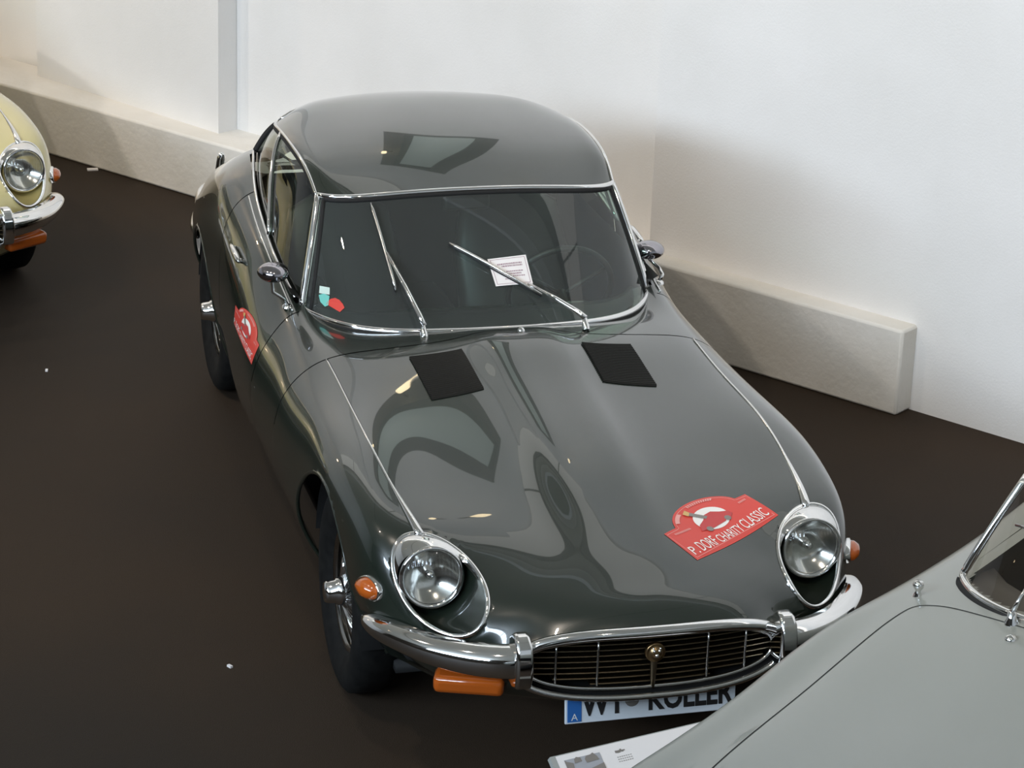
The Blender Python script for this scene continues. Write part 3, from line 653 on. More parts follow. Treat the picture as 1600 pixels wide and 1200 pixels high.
    for i in range(9):
        z = .447 - .070 + .140 * i / 8; hw = .385 * (1 - (abs(z - .447) / .082) ** 2.6 * 0.8)
        hw = min(.372, hw); xs = np.linspace(-hw, hw, 14)
        MB().grid([[Vector((x, -.905 + .30 * x * x + dy, z + dz)) for x in xs] for dy, dz in ((0, -.0028), (-.004, 0), (0, .0028), (.034, .0032), (.034, -.0032), (0, -.0028))]).build('grille_slat', DARKMETAL, g)
    for x in (-.285, -.165, .165, .285):
        MB().tube([Vector((x, -.918 + .30 * x * x, .447 + dz)) for dz in np.linspace(-.080, .080, 6) * (1 - .25 * abs(x) / .3)], 0.0035, 6).build('grille_bar', STEEL, g)
    MB().tube([Vector((0, -.920, .447 + dz)) for dz in (-.085, -.04, 0.0, .03)], [.006, .009, .011, .012], 8).build('grille_bar', DARKMETAL, g)
    bd = MB(); m4 = basis((0, -.926, .478), (1, 0, 0), (0, 0, 1), (0, -1, 0))
    bd.lathe([(0.0001, 0.020), (0.010, 0.019), (0.018, 0.014), (0.023, 0.004), (0.027, 0.008), (0.030, 0.004), (0.030, -0.006)], 28, m4)
    bo = bd.build('badge', mat('aged_bronze', (0.30, 0.20, 0.10), 0.3, metal=1.0) if 'aged_bronze' not in bpy.data.materials else bpy.data.materials['aged_bronze'], g)
    em = MB()
    for px, pz, pr in ((-.010, .010, .006), (.010, .010, .006), (0, -.004, .009), (-.013, .018, .004), (.013, .018, .004)):
        pr *= .8; em.lathe([(0.0001, pr * .8), (pr * .7, pr * .55), (pr, 0)], 10, basis((px * .8, -.943, .478 + pz), (1, 0, 0), (0, 0, 1), (0, -1, 0)))
    em.build('badge_relief', CHROME, bo)
    # inner structure
    MB().box((0, 1.30, .20), (1.25, 3.3, .03)).build('underbody', SEAM, root)
    db = MB(); D = []
    for dy, dz in ((.05, -.010), (.16, .006), (.24, -.004), (.27, -.04), (.27, -.28)):
        D.append([Vector((ws_bottom(r_)[0] * .965, ws_bottom(r_)[1] + dy * (1 - .55 * abs(r_) ** 3), ws_bottom(r_)[2] + dz)) for r_ in np.linspace(-.97, .97, 24)])
    db.grid(D).build('dashboard', BLACK, root, sharp=60)
    MB().box((0, 1.75, .36), (1.28, 1.5, .04)).build('cabin_floor', BLACK, root)
    MB().box((0, 1.70, .46), (.20, 1.0, .22)).build('centre_tunnel', LEATHER, root, bevel=0.03)
    MB().grid([[Vector((x, y, z)) for x in np.linspace(-.60, .60, 10)] for y, z in ((2.30, .40), (2.42, .80), (2.75, .86), (3.2, .70))]).build('rear_seat_back', LEATHER, root)
    for sx in (-1, 1):
        MB().grid([[Vector((sx * xx, y, z)) for y in np.linspace(1.2, 2.4, 12)] for xx, z in ((.665, .88), (.63, .86), (.62, .60), (.63, .35))]).build('door_lining', BLACK if sx < 0 else BLACK, root)
        st = MB(); cx = sx * .33
        def sec(y, z, w, d, n=14):
            return [Vector((cx + w * math.copysign(abs(math.cos(a)) ** .6, math.cos(a)), y, z + d * math.copysign(abs(math.sin(a)) ** .6, math.sin(a)))) for a in np.linspace(0, 2 * PI, n)]
        def secb(y, z, w, d, n=14):
            return [Vector((cx + w * math.copysign(abs(math.cos(a)) ** .6, math.cos(a)), y + d * math.copysign(abs(math.sin(a)) ** .6, math.sin(a)), z)) for a in np.linspace(0, 2 * PI, n)]
        s_ = MB().grid([sec(1.40, .50, .10, .04), sec(1.42, .50, .21, .075), sec(1.60, .49, .23, .085), sec(1.80, .47, .22, .08), sec(1.86, .47, .12, .05)]).build('seat', LEATHER, root)
        MB().grid([secb(1.86, .46, .16, .05), secb(1.90, .55, .22, .065), secb(1.98, .75, .225, .06), secb(2.05, .92, .19, .05), secb(2.07, .97, .10, .03)]).build('backrest', LEATHER, s_)
        MB().grid([secb(2.055, .98, .06, .02), secb(2.06, 1.01, .12, .04), secb(2.075, 1.09, .125, .04), secb(2.08, 1.13, .07, .02)]).build('headrest', LEATHER, s_)
    # steering wheel on the car's left
    stc = Vector((.34, 1.34, .80)); sax = Vector((0, .86, .36)).normalized(); sux = Vector((1, 0, 0)); suy = sax.cross(sux)
    sw = MB().tube([stc + sux * .19 * math.cos(a) + suy * .19 * math.sin(a) for a in np.linspace(0, 2 * PI, 41)[:-1]], .012, 8, closed=True).build('steering_wheel', BLACK, root)
    sp = MB()
    for a in (PI / 2, PI / 2 + 2 * PI / 3, PI / 2 - 2 * PI / 3): sp.tube([stc - sax * .03, stc + (sux * math.cos(a) + suy * math.sin(a)) * .185], .009, 6)
    sp.tube([stc - sax * .02, stc - sax * .25], .02, 8); sp.build('wheel_spokes', BLACK, sw)
    MB().box((0, 1.40, 1.122), (.17, .025, .055)).build('interior_mirror', BLACK, root, bevel=0.012)
    # wheels
    for wi, (wy, wx) in enumerate(((-.03, .688), (2.667, .662))):
        for sx in (-1, 1):
            m4 = basis((sx * wx, wy, .322), (0, 1, 0), (0, 0, 1), (sx, 0, 0)); 
            if sx < 0: m4 = basis((sx * wx, wy, .322), (0, -1, 0), (0, 0, 1), (-1, 0, 0))
            rim = MB().lathe([(.180, .018), (.190, .030), (.197, .028), (.198, .018), (.184, .005), (.172, -.012), (.168, -.06), (.190, -.07), (.19, -.075)], 56, m4).build('wheel', WHEELCHROME, root)
            MB().lathe([(.190, .022), (.205, .040), (.245, .058), (.285, .058), (.305, .050), (.318, .038), (.322, .0), (.318, -.05), (.30, -.08), (.24, -.09), (.19, -.07)], 56, m4).build('tyre', RUBBER, rim)
            sk = MB()
            for i in range(36):
                for off, hh_, rr in ((0.10, .085, .186), (-0.10, .020, .172)):
                    for s2 in (1, -1):
                        a = 2 * PI * i / 36; b = a + s2 * 0.42
                        p0 = m4 @ Vector((.042 * math.cos(a), .042 * math.sin(a), .038 if s2 > 0 else -.015)); p1 = m4 @ Vector((rr * math.cos(b), rr * math.sin(b), .000 if off > 0 else -.012))
                        sk.tube([p0, p1], 0.0032, 4)
            k = sk.build('spokes', CHROME, rim); k['kind'] = 'stuff'
            MB().lathe([(.044, -.03), (.046, .045), (.041, .058), (.037, .062), (.035, .086), (.031, .095), (.0001, .098)], 28, m4).build('hub_spinner', CHROME, rim)
            MB().lathe([(.165, -.045), (.165, -.04), (.05, -.035), (.0001, -.035)], 32, m4).build('brake_drum', BLACK, rim)
    return root

# ================================================================== CARS IN THE PICTURE
def copy_tree(o, parent=None, paint=None, skip=()):
    c = o.copy(); COL.objects.link(c); c.parent = parent
    if paint and c.type == 'MESH' and o.data.materials and o.data.materials[0] == PAINT:
        c.material_slots[0].link = 'OBJECT'; c.material_slots[0].material = paint
    for ch in list(o.children):
        if ch.name.split('.')[0] in skip: continue
        copy_tree(ch, c, paint, skip)
    return c
coupe = make_coupe('sports_car', PAINT)
tag(coupe, 'dark green vintage coupe with red rally decal on its bonnet, standing by the white wall', 'car')
yellow = copy_tree(coupe, None, YELLOW)
yellow.location = (-2.064, 4.219, 0); yellow.rotation_euler = (0, 0, 0.243)
tag(yellow, 'primrose yellow vintage coupe at the left edge, only its round head lamp corner in view', 'car')

# ---- pieces only the green coupe carries
def kid(o, label=None):
    if label: o['label'] = label
    return o
# number plate
pl = MB(); m4 = Matrix.Translation((0.022, -.846, .288)) @ Euler((math.radians(-8), 0, 0)).to_matrix().to_4x4()
plate = MB().box((0, 0, 0), (.52, .008, .112)).build('number_plate', mat('plate_white', (0.72, 0.76, 0.80), 0.4), coupe, bevel=0.003)
plate.matrix_basis = m4
kid(plate, 'white number plate reading WT KOLLER below the grille')
MB().box((-.232, -.0046, -.004), (.042, .002, .092)).build('country_band', BLUEPRINT, plate, smooth=False)
def flat_text(txt, size, sx, m, name, mt, parent, bold=0.0):
    v, f = text_geo(txt, size, bold); b = MB(); b.add([m @ Vector((p.x * sx, p.y, 0)) for p in v], f); return b.build(name, mt, parent, smooth=False)
PM = lambda x, z: basis((x, -.0062, z), (1, 0, 0), (0, 0, 1), (0, -1, 0))
flat_text('WT', .098, 0.80, PM(-.145, -.002), 'plate_lettering', BLACKPRINT, plate, .0032)
flat_text('KOLLER', .098, 0.74, PM(.118, -.002), 'plate_lettering', BLACKPRINT, plate, .0032)
flat_text('A', .030, 1.0, PM(-.232, -.036), 'country_letter', WHITEPRINT, plate)
MB().lathe([(0.0001, 0.001), (.020, 0.0008), (.022, 0)], 20, PM(-.058, .004)).build('seal', GREYPRINT, plate)

# rally plate decal, laid on any panel through a mapping (e, n, lift) -> point
def decal(name, mapf, parent, label):
    def outline(sc=1.0, inset=0.0, n=26):
        W_, H_ = .37, .135; pts = []
        pts += [(inset, inset), (W_ - inset, inset), (W_ - inset * .5, H_ - inset), (.330, H_ + .005 - inset)]
        for a in np.linspace(0.12, PI - 0.12, n): pts.append((.193 + (.137 - inset) * math.cos(a), .125 + (.087 - inset) * math.sin(a)))
        pts += [(.056, H_ + .005 - inset), (inset * .5, H_ - inset)]
        return pts
    def fill(poly, lift, sub=0.02):
        bm = bmesh.new(); vs = [bm.verts.new((x, y, 0)) for x, y in poly]; bm.faces.new(vs)
        bmesh.ops.triangulate(bm, faces=bm.faces[:])
        for ax, nr in ((0, Vector((1, 0, 0))), (1, Vector((0, 1, 0)))):
            lo = min(p[ax] for p in poly); hi = max(p[ax] for p in poly)
            c = lo + sub
            while c < hi:
                co = Vector((0, 0, 0)); co[ax] = c
                bmesh.ops.bisect_plane(bm, geom=bm.verts[:] + bm.edges[:] + bm.faces[:], plane_co=co, plane_no=nr); c += sub
        bm.verts.index_update(); v = [mapf(q.co.x, q.co.y, lift) for q in bm.verts]; f = [tuple(q.index for q in fc.verts) for fc in bm.faces]; bm.free()
        return v, f
    d = MB().add(*fill(outline(), 0.0012)).build(name, REDPRINT, parent); kid(d, label)
    # thin white line inside the edge
    o1, o2 = outline(inset=.008), outline(inset=.0095); b = MB(); n_ = len(o1)
    b.add([mapf(x, y, .0020) for x, y in o1] + [mapf(x, y, .0020) for x, y in o2], [(i, (i + 1) % n_, n_ + (i + 1) % n_, n_ + i) for i in range(n_)]); b.build('decal_border', mat('pink_print', (.75, .35, .32), .5) if 'pink_print' not in bpy.data.materials else bpy.data.materials['pink_print'], d)
    ell = [(.195 + .064 * math.cos(a), .118 + .050 * math.sin(a)) for a in np.linspace(0, 2 * PI, 40)[:-1]]
    MB().add(*fill(ell, .0024)).build('decal_oval', WHITEPRINT, d)
    car = [(.120, .088), (.135, .112), (.165, .124), (.185, .140), (.215, .141), (.238, .124), (.262, .112), (.266, .096), (.250, .086), (.232, .090), (.222, .082), (.165, .080), (.150, .084)]
    MB().add(*fill(car, .0034)).build('decal_car', REDCAR, d)
    for cx, cy in ((.150, .083), (.236, .088)): MB().add(*fill([(cx + .011 * math.cos(a), cy + .011 * math.sin(a)) for a in np.linspace(0, 2 * PI, 15)[:-1]], .0042)).build('decal_wheel', GREYPRINT, d)
    MB().add(*fill([(.138, .165), (.150, .178), (.168, .156), (.190, .130), (.176, .122), (.156, .146)], .0042)).build('decal_tower', GREYPRINT, d)
    MB().add(*fill([(.128, .176), (.148, .188), (.154, .172), (.138, .160)], .0046)).build('decal_crest', GOLDPRINT, d)
    t = MB()
    for txt, e0, e1, sz in (('P.', .012, .038, .052), ('DORF', .050, .124, .062), ('CHARITY', .133, .238, .050), ('CLASSIC', .246, .352, .058)):
        v, f = text_geo(txt, sz); x0 = min(p.x for p in v); x1 = max(p.x for p in v); y0 = min(p.y for p in v)
        t.add([mapf(e0 + (p.x - x0) / (x1 - x0) * (e1 - e0), .018 + p.y - y0, .0036) for p in v], f)
    t.build('decal_lettering', WHITEPRINT, d, smooth=False)
    t = MB()                                        # the small print too blurred to read: rows of fine strokes
    random.seed(3)
    for a0, a1 in ((2.75, 2.25), (1.75, 0.95)):
        for a in np.linspace(a0, a1, 12):
            p = [(.193 + .119 * r_ / .119 * math.cos(a) * 1.0 * (r_), .125 + .070 * math.sin(a) * r_ / 1.0) for r_ in (0.98, 1.10)]
            p = [(.193 + q * math.cos(a) * .122, .125 + q * math.sin(a) * .072) for q in (.93, 1.06)]
            dx, dy = -math.sin(a) * .0026, math.cos(a) * .0026
            t.add([mapf(p[0][0] - dx, p[0][1] - dy, .003), mapf(p[1][0] - dx, p[1][1] - dy, .003), mapf(p[1][0] + dx, p[1][1] + dy, .003), mapf(p[0][0] + dx, p[0][1] + dy, .003)], [(0, 1, 2, 3)])
    for e0, e1, y in ((.028, .095, .112), (.318, .348, .112)):
        for e in np.arange(e0, e1, .0055): t.add([mapf(e, y, .003), mapf(e + .003, y, .003), mapf(e + .003, y + .008, .003), mapf(e, y + .008, .003)], [(0, 1, 2, 3)])
    t.build('decal_small_print', bpy.data.materials['pink_print'], d, smooth=False)['kind'] = 'stuff'
    return d
BON = [c for c in coupe.children if c.name.startswith('bonnet')][0]
decal('rally_decal', lambda e, n, l: drop(.189 + e * .869 * .975 - n * .496, -.708 + e * .496 * .975 + n * .869, l), BON, 'red rally plate decal with white lettering on the bonnet')
DOOR = [c for c in coupe.children if c.name.startswith('door') and not c.name.startswith('door_')][0]
decal('rally_decal', lambda e, n, l: side(1.635 - e * 1.18, .630 + n * .52, -1, l), DOOR, 'red rally plate decal with white oval on the door')

# windscreen stickers, wipers
def ws_patch(name, poly, m, lift, parent, label=None):
    b = MB(); b.add([ws(r_, t_, lift) for r_, t_ in poly], [tuple(range(len(poly)))]); o = b.build(name, m, parent, smooth=False)
    return kid(o, label) if label else o
SCREEN = [c for c in coupe.children if c.name == 'windscreen'][0]
g1 = ws_patch('sticker', [(-.945, .165), (-.935, .115), (-.915, .092), (-.902, .110), (-.900, .185), (-.925, .190)], TEALPRINT, .004, SCREEN, 'teal inspection sticker in the corner of the windscreen')
ws_patch('sticker_top', [(-.944, .180), (-.900, .195), (-.902, .250), (-.945, .240)], mat('pale_teal_print', (.55, .68, .62), .5), .0042, g1)
rp = [(-.91, .115), (-.85, .085), (-.83, .125), (-.838, .150), (-.855, .175), (-.875, .182), (-.895, .165), (-.905, .140)]
ws_patch('sticker', rp, REDPRINT, .004, SCREEN, 'small red rally sticker low in the corner of the windscreen')
def wiper(piv, joint, b0, b1):
    base = MB(); P = Vector(piv)
    base.lathe([(.013, -.012), (.013, .004), (.010, .010), (.008, .028), (.0001, .030)], 16, Matrix.Translation(P) @ Euler((math.radians(-30), 0, 0)).to_matrix().to_4x4())
    w_ = base.build('wiper', CHROME, coupe)
    j = ws(*joint, .026); p0 = P + Vector((0, .006, .028)); pts = [p0, p0.lerp(j, .10) + Vector((0, -.002, .005)), p0.lerp(j, .5) + Vector((0, -.002, .006)), j]
    MB().tube(pts, [.010, .0095, .008, .0055], 8).build('wiper_arm', CHROME, w_)
    bl = [ws(b0[0] + (b1[0] - b0[0]) * t, b0[1] + (b1[1] - b0[1]) * t, .017 + .006 * math.sin(PI * t)) for t in np.linspace(0, 1, 12)]
    MB().tube(bl, [.0035] + [.0062] * 10 + [.0035], 6).build('wiper_blade', STEEL, w_)
    rb = [ws(b0[0] + (b1[0] - b0[0]) * t, b0[1] + (b1[1] - b0[1]) * t, .006) for t in np.linspace(0, 1, 12)]
    MB().tube(rb, .003, 4).build('wiper_rubber', BLACK, w_)
wiper((-.284, .812, .850), (-.61, .53), (-.69, .93), (-.57, .27))
wiper((.268, .765, .862), (.19, .27), (-.23, .59), (.26, .20))
MB().lathe([(.013, -.004), (.013, .003), (.008, .010), (.0001, .013)], 14, Matrix.Translation(drop(.02, .690))).build('washer_jet', CHROME, BON)
# door mirrors
def mirror(sx, pod, base, tip):
    d = Vector(tip).normalized(); x = d.cross(Vector((0, 0, 1))).normalized(); z = x.cross(d)
    m4 = basis(pod, x, z, -d)                 # local +z points forward (towards the nose)
    m4 = m4 @ Matrix.Diagonal((1.0, .62, 1, 1))
    p = MB().lathe([(.050, -.022), (.053, -.018), (.054, .0), (.051, .018), (.043, .036), (.030, .049), (.012, .056), (.0001, .057)], 32, m4).build('door_mirror', SHADEDCHROME, coupe)
    MB().lathe([(.050, -.021), (.0001, -.019)], 32, m4).build('mirror_glass', MIRRORGLASS, p)
    b = Vector(base); q = Vector(pod) - z * .03
    MB().tube([b, b + Vector((sx * .012, -.004, .03)), b.lerp(q, .6) + Vector((sx * .022, -.010, .0)), q + Vector((sx * .004, 0, -.006)), q + z * .004], [.008, .007, .0065, .0065, .008], 8).build('mirror_stalk', CHROME, p)
    MB().lathe([(.020, -.004), (.018, .004), (.008, .010), (.0001, .010)], 16, Matrix.Translation(b)).build('mirror_foot', CHROME, p)
mirror(-1, (-.722, 1.23, .953), tuple(drop(-.675, 1.215)), (-.15, 1, .0))
mirror(1, (.692, 1.40, .912), tuple(drop(.690, 1.27)), (.55, 1, -.10))

# ---- paper notice held under the right-hand wiper (a thing of its own)
pp = MB(); G = []
c4 = [(-.01, .475), (.23, .495), (.23, .29), (.008, .285)]
def pq(a, b): return [c4[0][i] * (1 - a) * (1 - b) + c4[1][i] * a * (1 - b) + c4[2][i] * a * b + c4[3][i] * (1 - a) * b for i in (0, 1)]
def ppt(a, b, l=0.0): return ws(*pq(a, b), .0040 + l + .002 * math.sin(PI * a) * b)
pp.grid([[ppt(a, b) for a in np.linspace(0, 1, 10)] for b in np.linspace(0, 1, 8)]); G = [[ppt(a, b, .0006) for a in np.linspace(0, 1, 10)] for b in np.linspace(0, 1, 8)]; pp.grid(G)
note = pp.build('paper_notice', PAPER, None); tag(note, 'white paper notice with a mauve border held under the wiper on the windscreen', 'paper')
bd = MB()
def strip(a0, b0, a1, b1, l=.0014): bd.add([ppt(a0, b0, l), ppt(a1, b0, l), ppt(a1, b1, l), ppt(a0, b1, l)], [(0, 1, 2, 3)])
for k in range(8):
    t0, t1 = k / 8, (k + 1) / 8
    strip(.05 + .9 * t0, .05, .05 + .9 * t1, .065); strip(.05 + .9 * t0, .935, .05 + .9 * t1, .95)
    strip(.05, .05 + .9 * t0, .062, .05 + .9 * t1); strip(.938, .05 + .9 * t0, .95, .05 + .9 * t1)
bd.build('border', MAUVEPRINT, note, smooth=False)
bd = MB(); random.seed(11)
for b0, b1, a0, a1 in ((.22, .27, .20, .84), (.30, .35, .30, .84), (.50, .54, .38, .82), (.58, .63, .30, .76), (.67, .71, .40, .84), (.76, .80, .30, .60)):
    a = a0
    while a < a1:
        w_ = random.uniform(.015, .05); strip(a, b0, min(a + w_, a1), b1); a += w_ + .012
bd.build('blurred_print', MAUVEPRINT, note, smooth=False)['kind'] = 'stuff'

# ---- pale car, lower right
PH = -0.8633; pale = empty('roadster', (1.033, -1.854, 0), PH)
tag(pale, 'pale grey green roadster in the lower right corner, seen over its front wing and windscreen', 'car')
PHALF = np.array([
 [(0,-1.93,.60),(.2,-1.92,.60),(.36,-1.90,.59),(.48,-1.87,.575),(.56,-1.84,.55),(.61,-1.81,.51),(.63,-1.80,.45),(.58,-1.81,.34),(.40,-1.83,.27)],
 [(0,-1.78,.78),(.22,-1.78,.775),(.41,-1.76,.755),(.55,-1.74,.730),(.65,-1.72,.712),(.742,-1.70,.68),(.735,-1.68,.52),(.69,-1.68,.36),(.50,-1.70,.25)],
 [(0,-1.50,.85),(.23,-1.50,.845),(.42,-1.50,.825),(.575,-1.50,.797),(.672,-1.50,.778),(.770,-1.50,.772),(.815,-1.50,.61),(.76,-1.50,.38),(.62,-1.50,.23)],
 [(0,-1.15,.870),(.23,-1.15,.865),(.425,-1.15,.845),(.588,-1.15,.818),(.676,-1.15,.795),(.766,-1.15,.785),(.802,-1.15,.615),(.775,-1.15,.39),(.64,-1.15,.22)],
 [(0,-.75,.875),(.23,-.75,.868),(.43,-.75,.848),(.590,-.75,.823),(.672,-.75,.797),(.758,-.75,.791),(.810,-.75,.63),(.78,-.75,.40),(.66,-.75,.22)],
 [(0,-.35,.905),(.24,-.35,.90),(.45,-.35,.876),(.600,-.35,.848),(.680,-.35,.823),(.756,-.35,.808),(.805,-.35,.66),(.78,-.35,.40),(.66,-.35,.21)],
 [(0,0,.915),(.24,0,.91),(.45,0,.893),(.57,0,.872),(.665,0,.842),(.74,0,.795),(.785,0,.67),(.77,0,.40),(.66,0,.20)],
 [(0,.6,.90),(.24,.6,.90),(.45,.6,.888),(.56,.6,.873),(.645,.6,.845),(.72,.6,.79),(.77,.6,.66),(.76,.6,.40),(.66,.6,.20)],
 [(0,1.2,.90),(.24,1.2,.895),(.45,1.2,.875),(.57,1.2,.850),(.67,1.2,.82),(.745,1.2,.76),(.785,1.2,.64),(.77,1.2,.40),(.66,1.2,.21)],
 [(0,1.7,.82),(.22,1.7,.815),(.42,1.7,.79),(.52,1.7,.765),(.61,1.7,.73),(.68,1.7,.67),(.715,1.7,.57),(.70,1.7,.41),(.60,1.7,.27)],
 [(0,2.05,.66),(.18,2.05,.655),(.34,2.04,.64),(.42,2.03,.62),(.48,2.02,.595),(.53,2.01,.55),(.55,2.0,.49),(.53,2.0,.41),(.44,2.0,.33)]], float)
PB = mirror_ctrl(PHALF); PT = np.concatenate([[0], np.cumsum(np.linalg.norm(np.diff(PB, axis=0), axis=2).mean(1))])
pr = np.linspace(0, PT[-1], 280); pk = np.linspace(0, 16, 220); PG = loft(PB, pk, pr, PT)
PBV = BVHTree.FromPolygons([Vector(p) for p in PG.reshape(-1, 3)], [(i * 220 + j, i * 220 + j + 1, (i + 1) * 220 + j + 1, (i + 1) * 220 + j) for i in range(279) for j in range(219)])
def pdrop(x, y, up=0.0):
    h, n, _, _ = PBV.ray_cast(Vector((x, y, 2)), Vector((0, 0, -1))); n = n if n.z > 0 else -n
    return h + n * up
b = MB(); vs = [tuple(p) for p in PG.reshape(-1, 3)]; fs = []
for i in range(279):
    for j in range(219):
        q = PG[i:i + 2, j:j + 2].reshape(-1, 3).mean(0)
        if abs(q[0]) < .53 and -.205 + .10 * (q[0] / .545) ** 2 + .11 * (q[0] / .545) ** 6 + .035 < q[1] < 1.05: continue
        hit = False
        for wy in (-1.10, 1.30):
            if abs(q[0]) > .55 and math.hypot(q[1] - wy, q[2] - .31) < .345: hit = True
        if hit: continue
        fs.append((i * 220 + j, i * 220 + j + 1, (i + 1) * 220 + j + 1, (i + 1) * 220 + j))
pbody = b.add(vs, fs).build('body_shell', PALE, pale)
def pws_bottom(r): return Vector((.545 * r, -.205 + .10 * r ** 2 + .11 * r ** 6, .912 - .022 * r ** 2))
def pws_top(r): return Vector((.440 * r, .045 + .05 * r ** 2 + .03 * r ** 6, 1.19 - .02 * r ** 2))
def pws(r, t, off=0.0):
    b_, c_ = pws_bottom(r), pws_top(r); n_ = Vector((1, 0, 0)).cross(c_ - b_).normalized(); n_ = n_ if n_.z > 0 else -n_
    return b_.lerp(c_, t) + n_ * (off + .01 * 4 * t * (1 - t))
def corner(r): return math.sin(r * PI / 2)
MB().grid([[pws(r_, t) for r_ in np.linspace(-.985, .985, 40)] for t in np.linspace(.02, .98, 12)]).build('windscreen', glass('brown_tint_glass', (.66, .63, .56), 1.5), pale)
loop = [pws(corner(r_), .035 * (0 if abs(r_) < .9 else (abs(r_) - .9) / .1)) for r_ in np.linspace(-1, 1, 70)]
sidel = [pws(1, t) for t in np.linspace(.08, 1, 12)]; topl = [pws(corner(r_), 1) for r_ in np.linspace(1, -1, 50)]; sider = [pws(-1, t) for t in np.linspace(1, .08, 12)]
fo = MB().tube(loop + sidel + topl[1:-1] + sider, .011, 8, closed=True).build('windscreen_frame', CHROME, pale)
MB().tube([p + Vector((0, -.014, -.014)) for p in loop], .012, 8).build('windscreen_seal', SEAM, fo)
# bonnet shut line and its rounded rear corners
sl_ = [(.540, -1.72), (.572, -1.45), (.600, -1.1), (.614, -.75), (.610, -.42), (.604, -.30), (.596, -.24), (.577, -.198), (.53, -.185), (.45, -.19), (.25, -.225), (0, -.245)]
P_ = nspline(range(len(sl_)), np.array(sl_), np.linspace(0, len(sl_) - 1, 110))
pth = [(-x, y) for x, y in P_] + [(x, y) for x, y in P_[::-1]]
a_ = MB(); L_ = []
for i, (x, y) in enumerate(pth):
    x2, y2 = pth[min(i + 1, len(pth) - 1)]; x1, y1 = pth[max(i - 1, 0)]; dx, dy = x2 - x1, y2 - y1; l_ = math.hypot(dx, dy) + 1e-9
    L_.append([pdrop(x - dy / l_ * h_, y + dx / l_ * h_, .0009) for h_ in (-.0022, 0, .0022)])
a_.grid(L_).build('bonnet_gap', SEAM, pale)
# chrome stud beside the bonnet corner, wiper and washer jet at the scuttle
for sx in (-1, 1):
    c_ = pdrop(sx * .612, -.120)
    k = MB().lathe([(.013, -.004), (.011, .004), (.007, .012), (.009, .018), (.014, .024), (.0155, .032), (.012, .041), (.0001, .045)], 20, Matrix.Translation(c_)).build('chrome_stud', CHROME, pale)
    c_ = pdrop(sx * .30, -.215); j = pws(sx * .30 - .24, .66, .02)
    k = MB().lathe([(.020, -.004), (.019, .006), (.013, .016), (.012, .034), (.0001, .037)], 18, Matrix.Translation(c_)).build('wiper', CHROME, pale)
    MB().tube([c_ + Vector((0, 0, .032)), c_.lerp(j, .2) + Vector((0, -.01, .03)), j], [.007, .005, .004], 8).build('wiper_arm', CHROME, k)
    MB().tube([pws(sx * .30 - .24 + s_ * .30, .66 + s_ * .05, .014) for s_ in np.linspace(-1, 1, 8)], .005, 6).build('wiper_blade', STEEL, k)
    c_ = pdrop(sx * .262, -.300)
    MB().lathe([(.016, -.003), (.016, .003), (.010, .010), (.0001, .013)], 16, Matrix.Translation(c_)).build('washer_jet', CHROME, pale)
# cockpit
TAN = mat('tan_leather', (.055, .040, .026), .5); 
MB().grid([[Vector((x, -.205 + .10 * (x / .545) ** 2 + .11 * (x / .545) ** 6 + dy, z - .03 * (x / .54) ** 2)) for x in np.linspace(-.535, .535, 16)] for dy, z in ((.012, .890), (.12, .892), (.20, .880), (.24, .85), (.25, .62))]).build('dashboard', TAN, pale, sharp=60)
MB().box((0, .62, .34), (1.15, .95, .04)).build('cabin_floor', BLACK, pale)
MB().grid([[Vector((x, y, z)) for x in np.linspace(-.56, .56, 8)] for y, z in ((1.05, .88), (1.04, .60), (1.0, .36))]).build('rear_bulkhead', TAN, pale)
for sx in (-1, 1):
    MB().grid([[Vector((sx * .57, y, z)) for y in np.linspace(.16, 1.06, 6)] for z in (.875, .60, .34)]).build('door_lining', TAN, pale)
    st = MB().box((sx * .29, .60, .50), (.44, .46, .16)).build('seat', TAN, pale, bevel=.04, seg=3)
    bk = MB().box((0, 0, 0), (.44, .12, .48)).build('backrest', TAN, st, bevel=.04, seg=3); bk.location = (sx * .29, .90, .74); bk.rotation_euler = (-.2, 0, 0)
    ml = basis((sx * .56, -1.775, .60), (1, 0, 0), (0, 0, 1), (0, -1, 0))
    hl = MB().lathe([(.095, -.06), (.098, .0), (.092, .012), (.082, .006)], 32, ml).build('headlamp', CHROME, pale)
    MB().lathe([(.0001, .03), (.04, .026), (.07, .012), (.083, .003)], 32, ml).build('lens', LENS, hl)
    for wy in (-1.10, 1.30):
        ml = basis((sx * .665, wy, .312), (0, sx, 0), (0, 0, 1), (sx, 0, 0))
        wl = MB().lathe([(.0001, .07), (.05, .066), (.10, .045), (.16, .05), (.185, .055), (.19, .04), (.18, -.05), (.0001, -.05)], 36, ml).build('wheel', STEEL, pale)
        MB().lathe([(.185, .05), (.22, .075), (.27, .075), (.30, .055), (.311, .02), (.311, -.03), (.29, -.065), (.185, -.05)], 36, ml).build('tyre', RUBBER, wl)
        li = [[Vector((sx * xx, wy + .348 * math.cos(a), .31 + .348 * math.sin(a))) for a in np.linspace(-.3, PI + .3, 24)] for xx in (.42, .77)]
        MB().grid(li).build('wheel_arch', SEAM, pale)
MB().box((0, .25, .21), (1.2, 2.6, .03)).build('underbody', SEAM, pale)

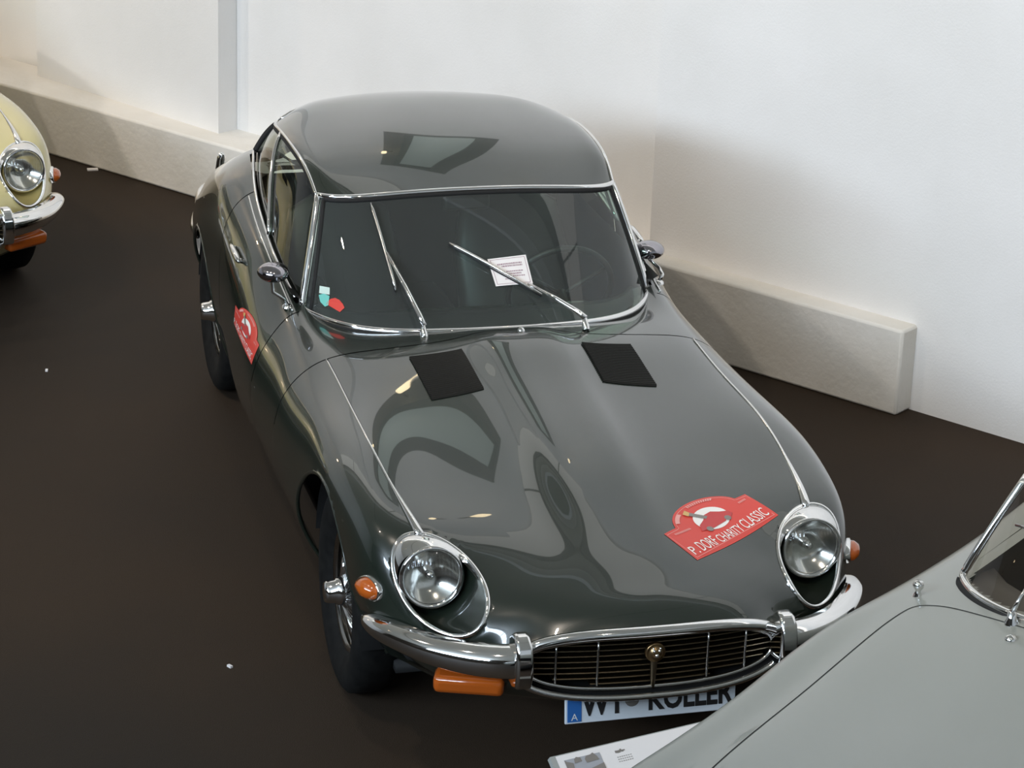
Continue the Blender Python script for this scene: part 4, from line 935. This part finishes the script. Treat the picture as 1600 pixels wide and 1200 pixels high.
# ---- information board in front of the green coupe
bo = empty('information_board', (0, 0, 0))
tag(bo, 'white information board with a car photo, low in front of the dark green coupe', 'sign')
A0 = Vector((-.372, -1.165, .305)); ex = Vector((.970, .243, 0)).normalized(); ey = Vector((-ex.y, ex.x, 0)) * -.80 + Vector((0, 0, -.60)); ey.normalize(); nz = ey.cross(ex) * 1.0
nz = nz if nz.z > 0 else -nz
def bp(x, y, l=0.0): return A0 + ex * x + ey * y + nz * l
BWd, BHt = .60, .40
b = MB(); vs = [bp(0, 0), bp(BWd, 0), bp(BWd, BHt), bp(0, BHt)]; vs += [p - nz * .018 for p in vs]
b.add(vs, [(0, 1, 2, 3), (7, 6, 5, 4), (0, 4, 5, 1), (1, 5, 6, 2), (2, 6, 7, 3), (3, 7, 4, 0)]).build('board', mat('board_grey', (.34, .35, .33), .6), bo, smooth=False)
q = lambda x0, y0, x1, y1, l: ([bp(x0, y0, l), bp(x1, y0, l), bp(x1, y1, l), bp(x0, y1, l)], [(0, 1, 2, 3)])
sh = MB().add(*q(.016, .003, BWd - .012, BHt - .012, .0012)).build('printed_sheet', PAPER, bo, smooth=False)
ph = MB().add(*q(.036, .020, .150, .120, .002)).build('photo', mat('photo_grey', (.36, .37, .40), .6), sh, smooth=False)
b = MB()
for poly in ([(.036, .020), (.042, .026), (.060, .034), (.058, .050), (.036, .050)], [(.066, .024), (.074, .018), (.086, .022), (.088, .034), (.064, .036)], [(.098, .030), (.104, .022), (.120, .020), (.128, .016), (.138, .030), (.140, .040), (.100, .042)], [(.036, .075), (.060, .066), (.100, .062), (.150, .052), (.150, .120), (.036, .120)]):
    b.add([bp(x, y, .003) for x, y in poly], [tuple(range(len(poly)))])
b.build('photo_shading', GREYPRINT, sh, smooth=False)
b = MB(); random.seed(5)
for x in np.arange(.196, .225, .0052): b.add(*q(x, .026 + random.uniform(-.002, .002), x + .006, .033 + random.uniform(-.002, .002), .002))
for yy in (.046, .053, .060):
    for x in np.arange(.196, .245, .007): b.add(*q(x, yy, x + .0045, yy + .002, .002))
b.build('blurred_print', GREYPRINT, sh, smooth=False)['kind'] = 'stuff'
MB().tube([bp(.30, .16, -.02), Vector(bp(.30, .16)) - Vector((0, 0, bp(.30, .16).z - .012))], .014, 10).build('stand_leg', BLACK, bo)
fp = bp(.30, .16); MB().lathe([(.0001, 0), (.13, 0), (.13, .008), (.02, .014), (.0001, .014)], 28, Matrix.Translation((fp.x, fp.y, 0.0))).build('stand_foot', BLACK, bo)

# ---- small litter on the floor by the ledge and specks
for i, (x, y, s_) in enumerate(((-.83, 5.86, .030), (-1.72, 1.55, .012), (-1.35, 2.95, .010), (-1.05, .15, .010))):
    b = MB().box((0, 0, .004), (s_ * 1.8, s_, .007)); o = b.build('paper_scrap', PAPER, None, smooth=False); o.location = (x, y, 0); o.rotation_euler = (0, 0, .7 * i)
    tag(o, ['white scrap of paper lying on the dark floor at the foot of the left ledge', 'tiny pale crumb on the dark floor left of the green coupe, nearest its rear wheel', 'tiny pale crumb on the dark floor between the yellow car and the green coupe', 'tiny pale crumb on the dark floor left of the green coupe, nearest its front wheel'][i], 'scrap')
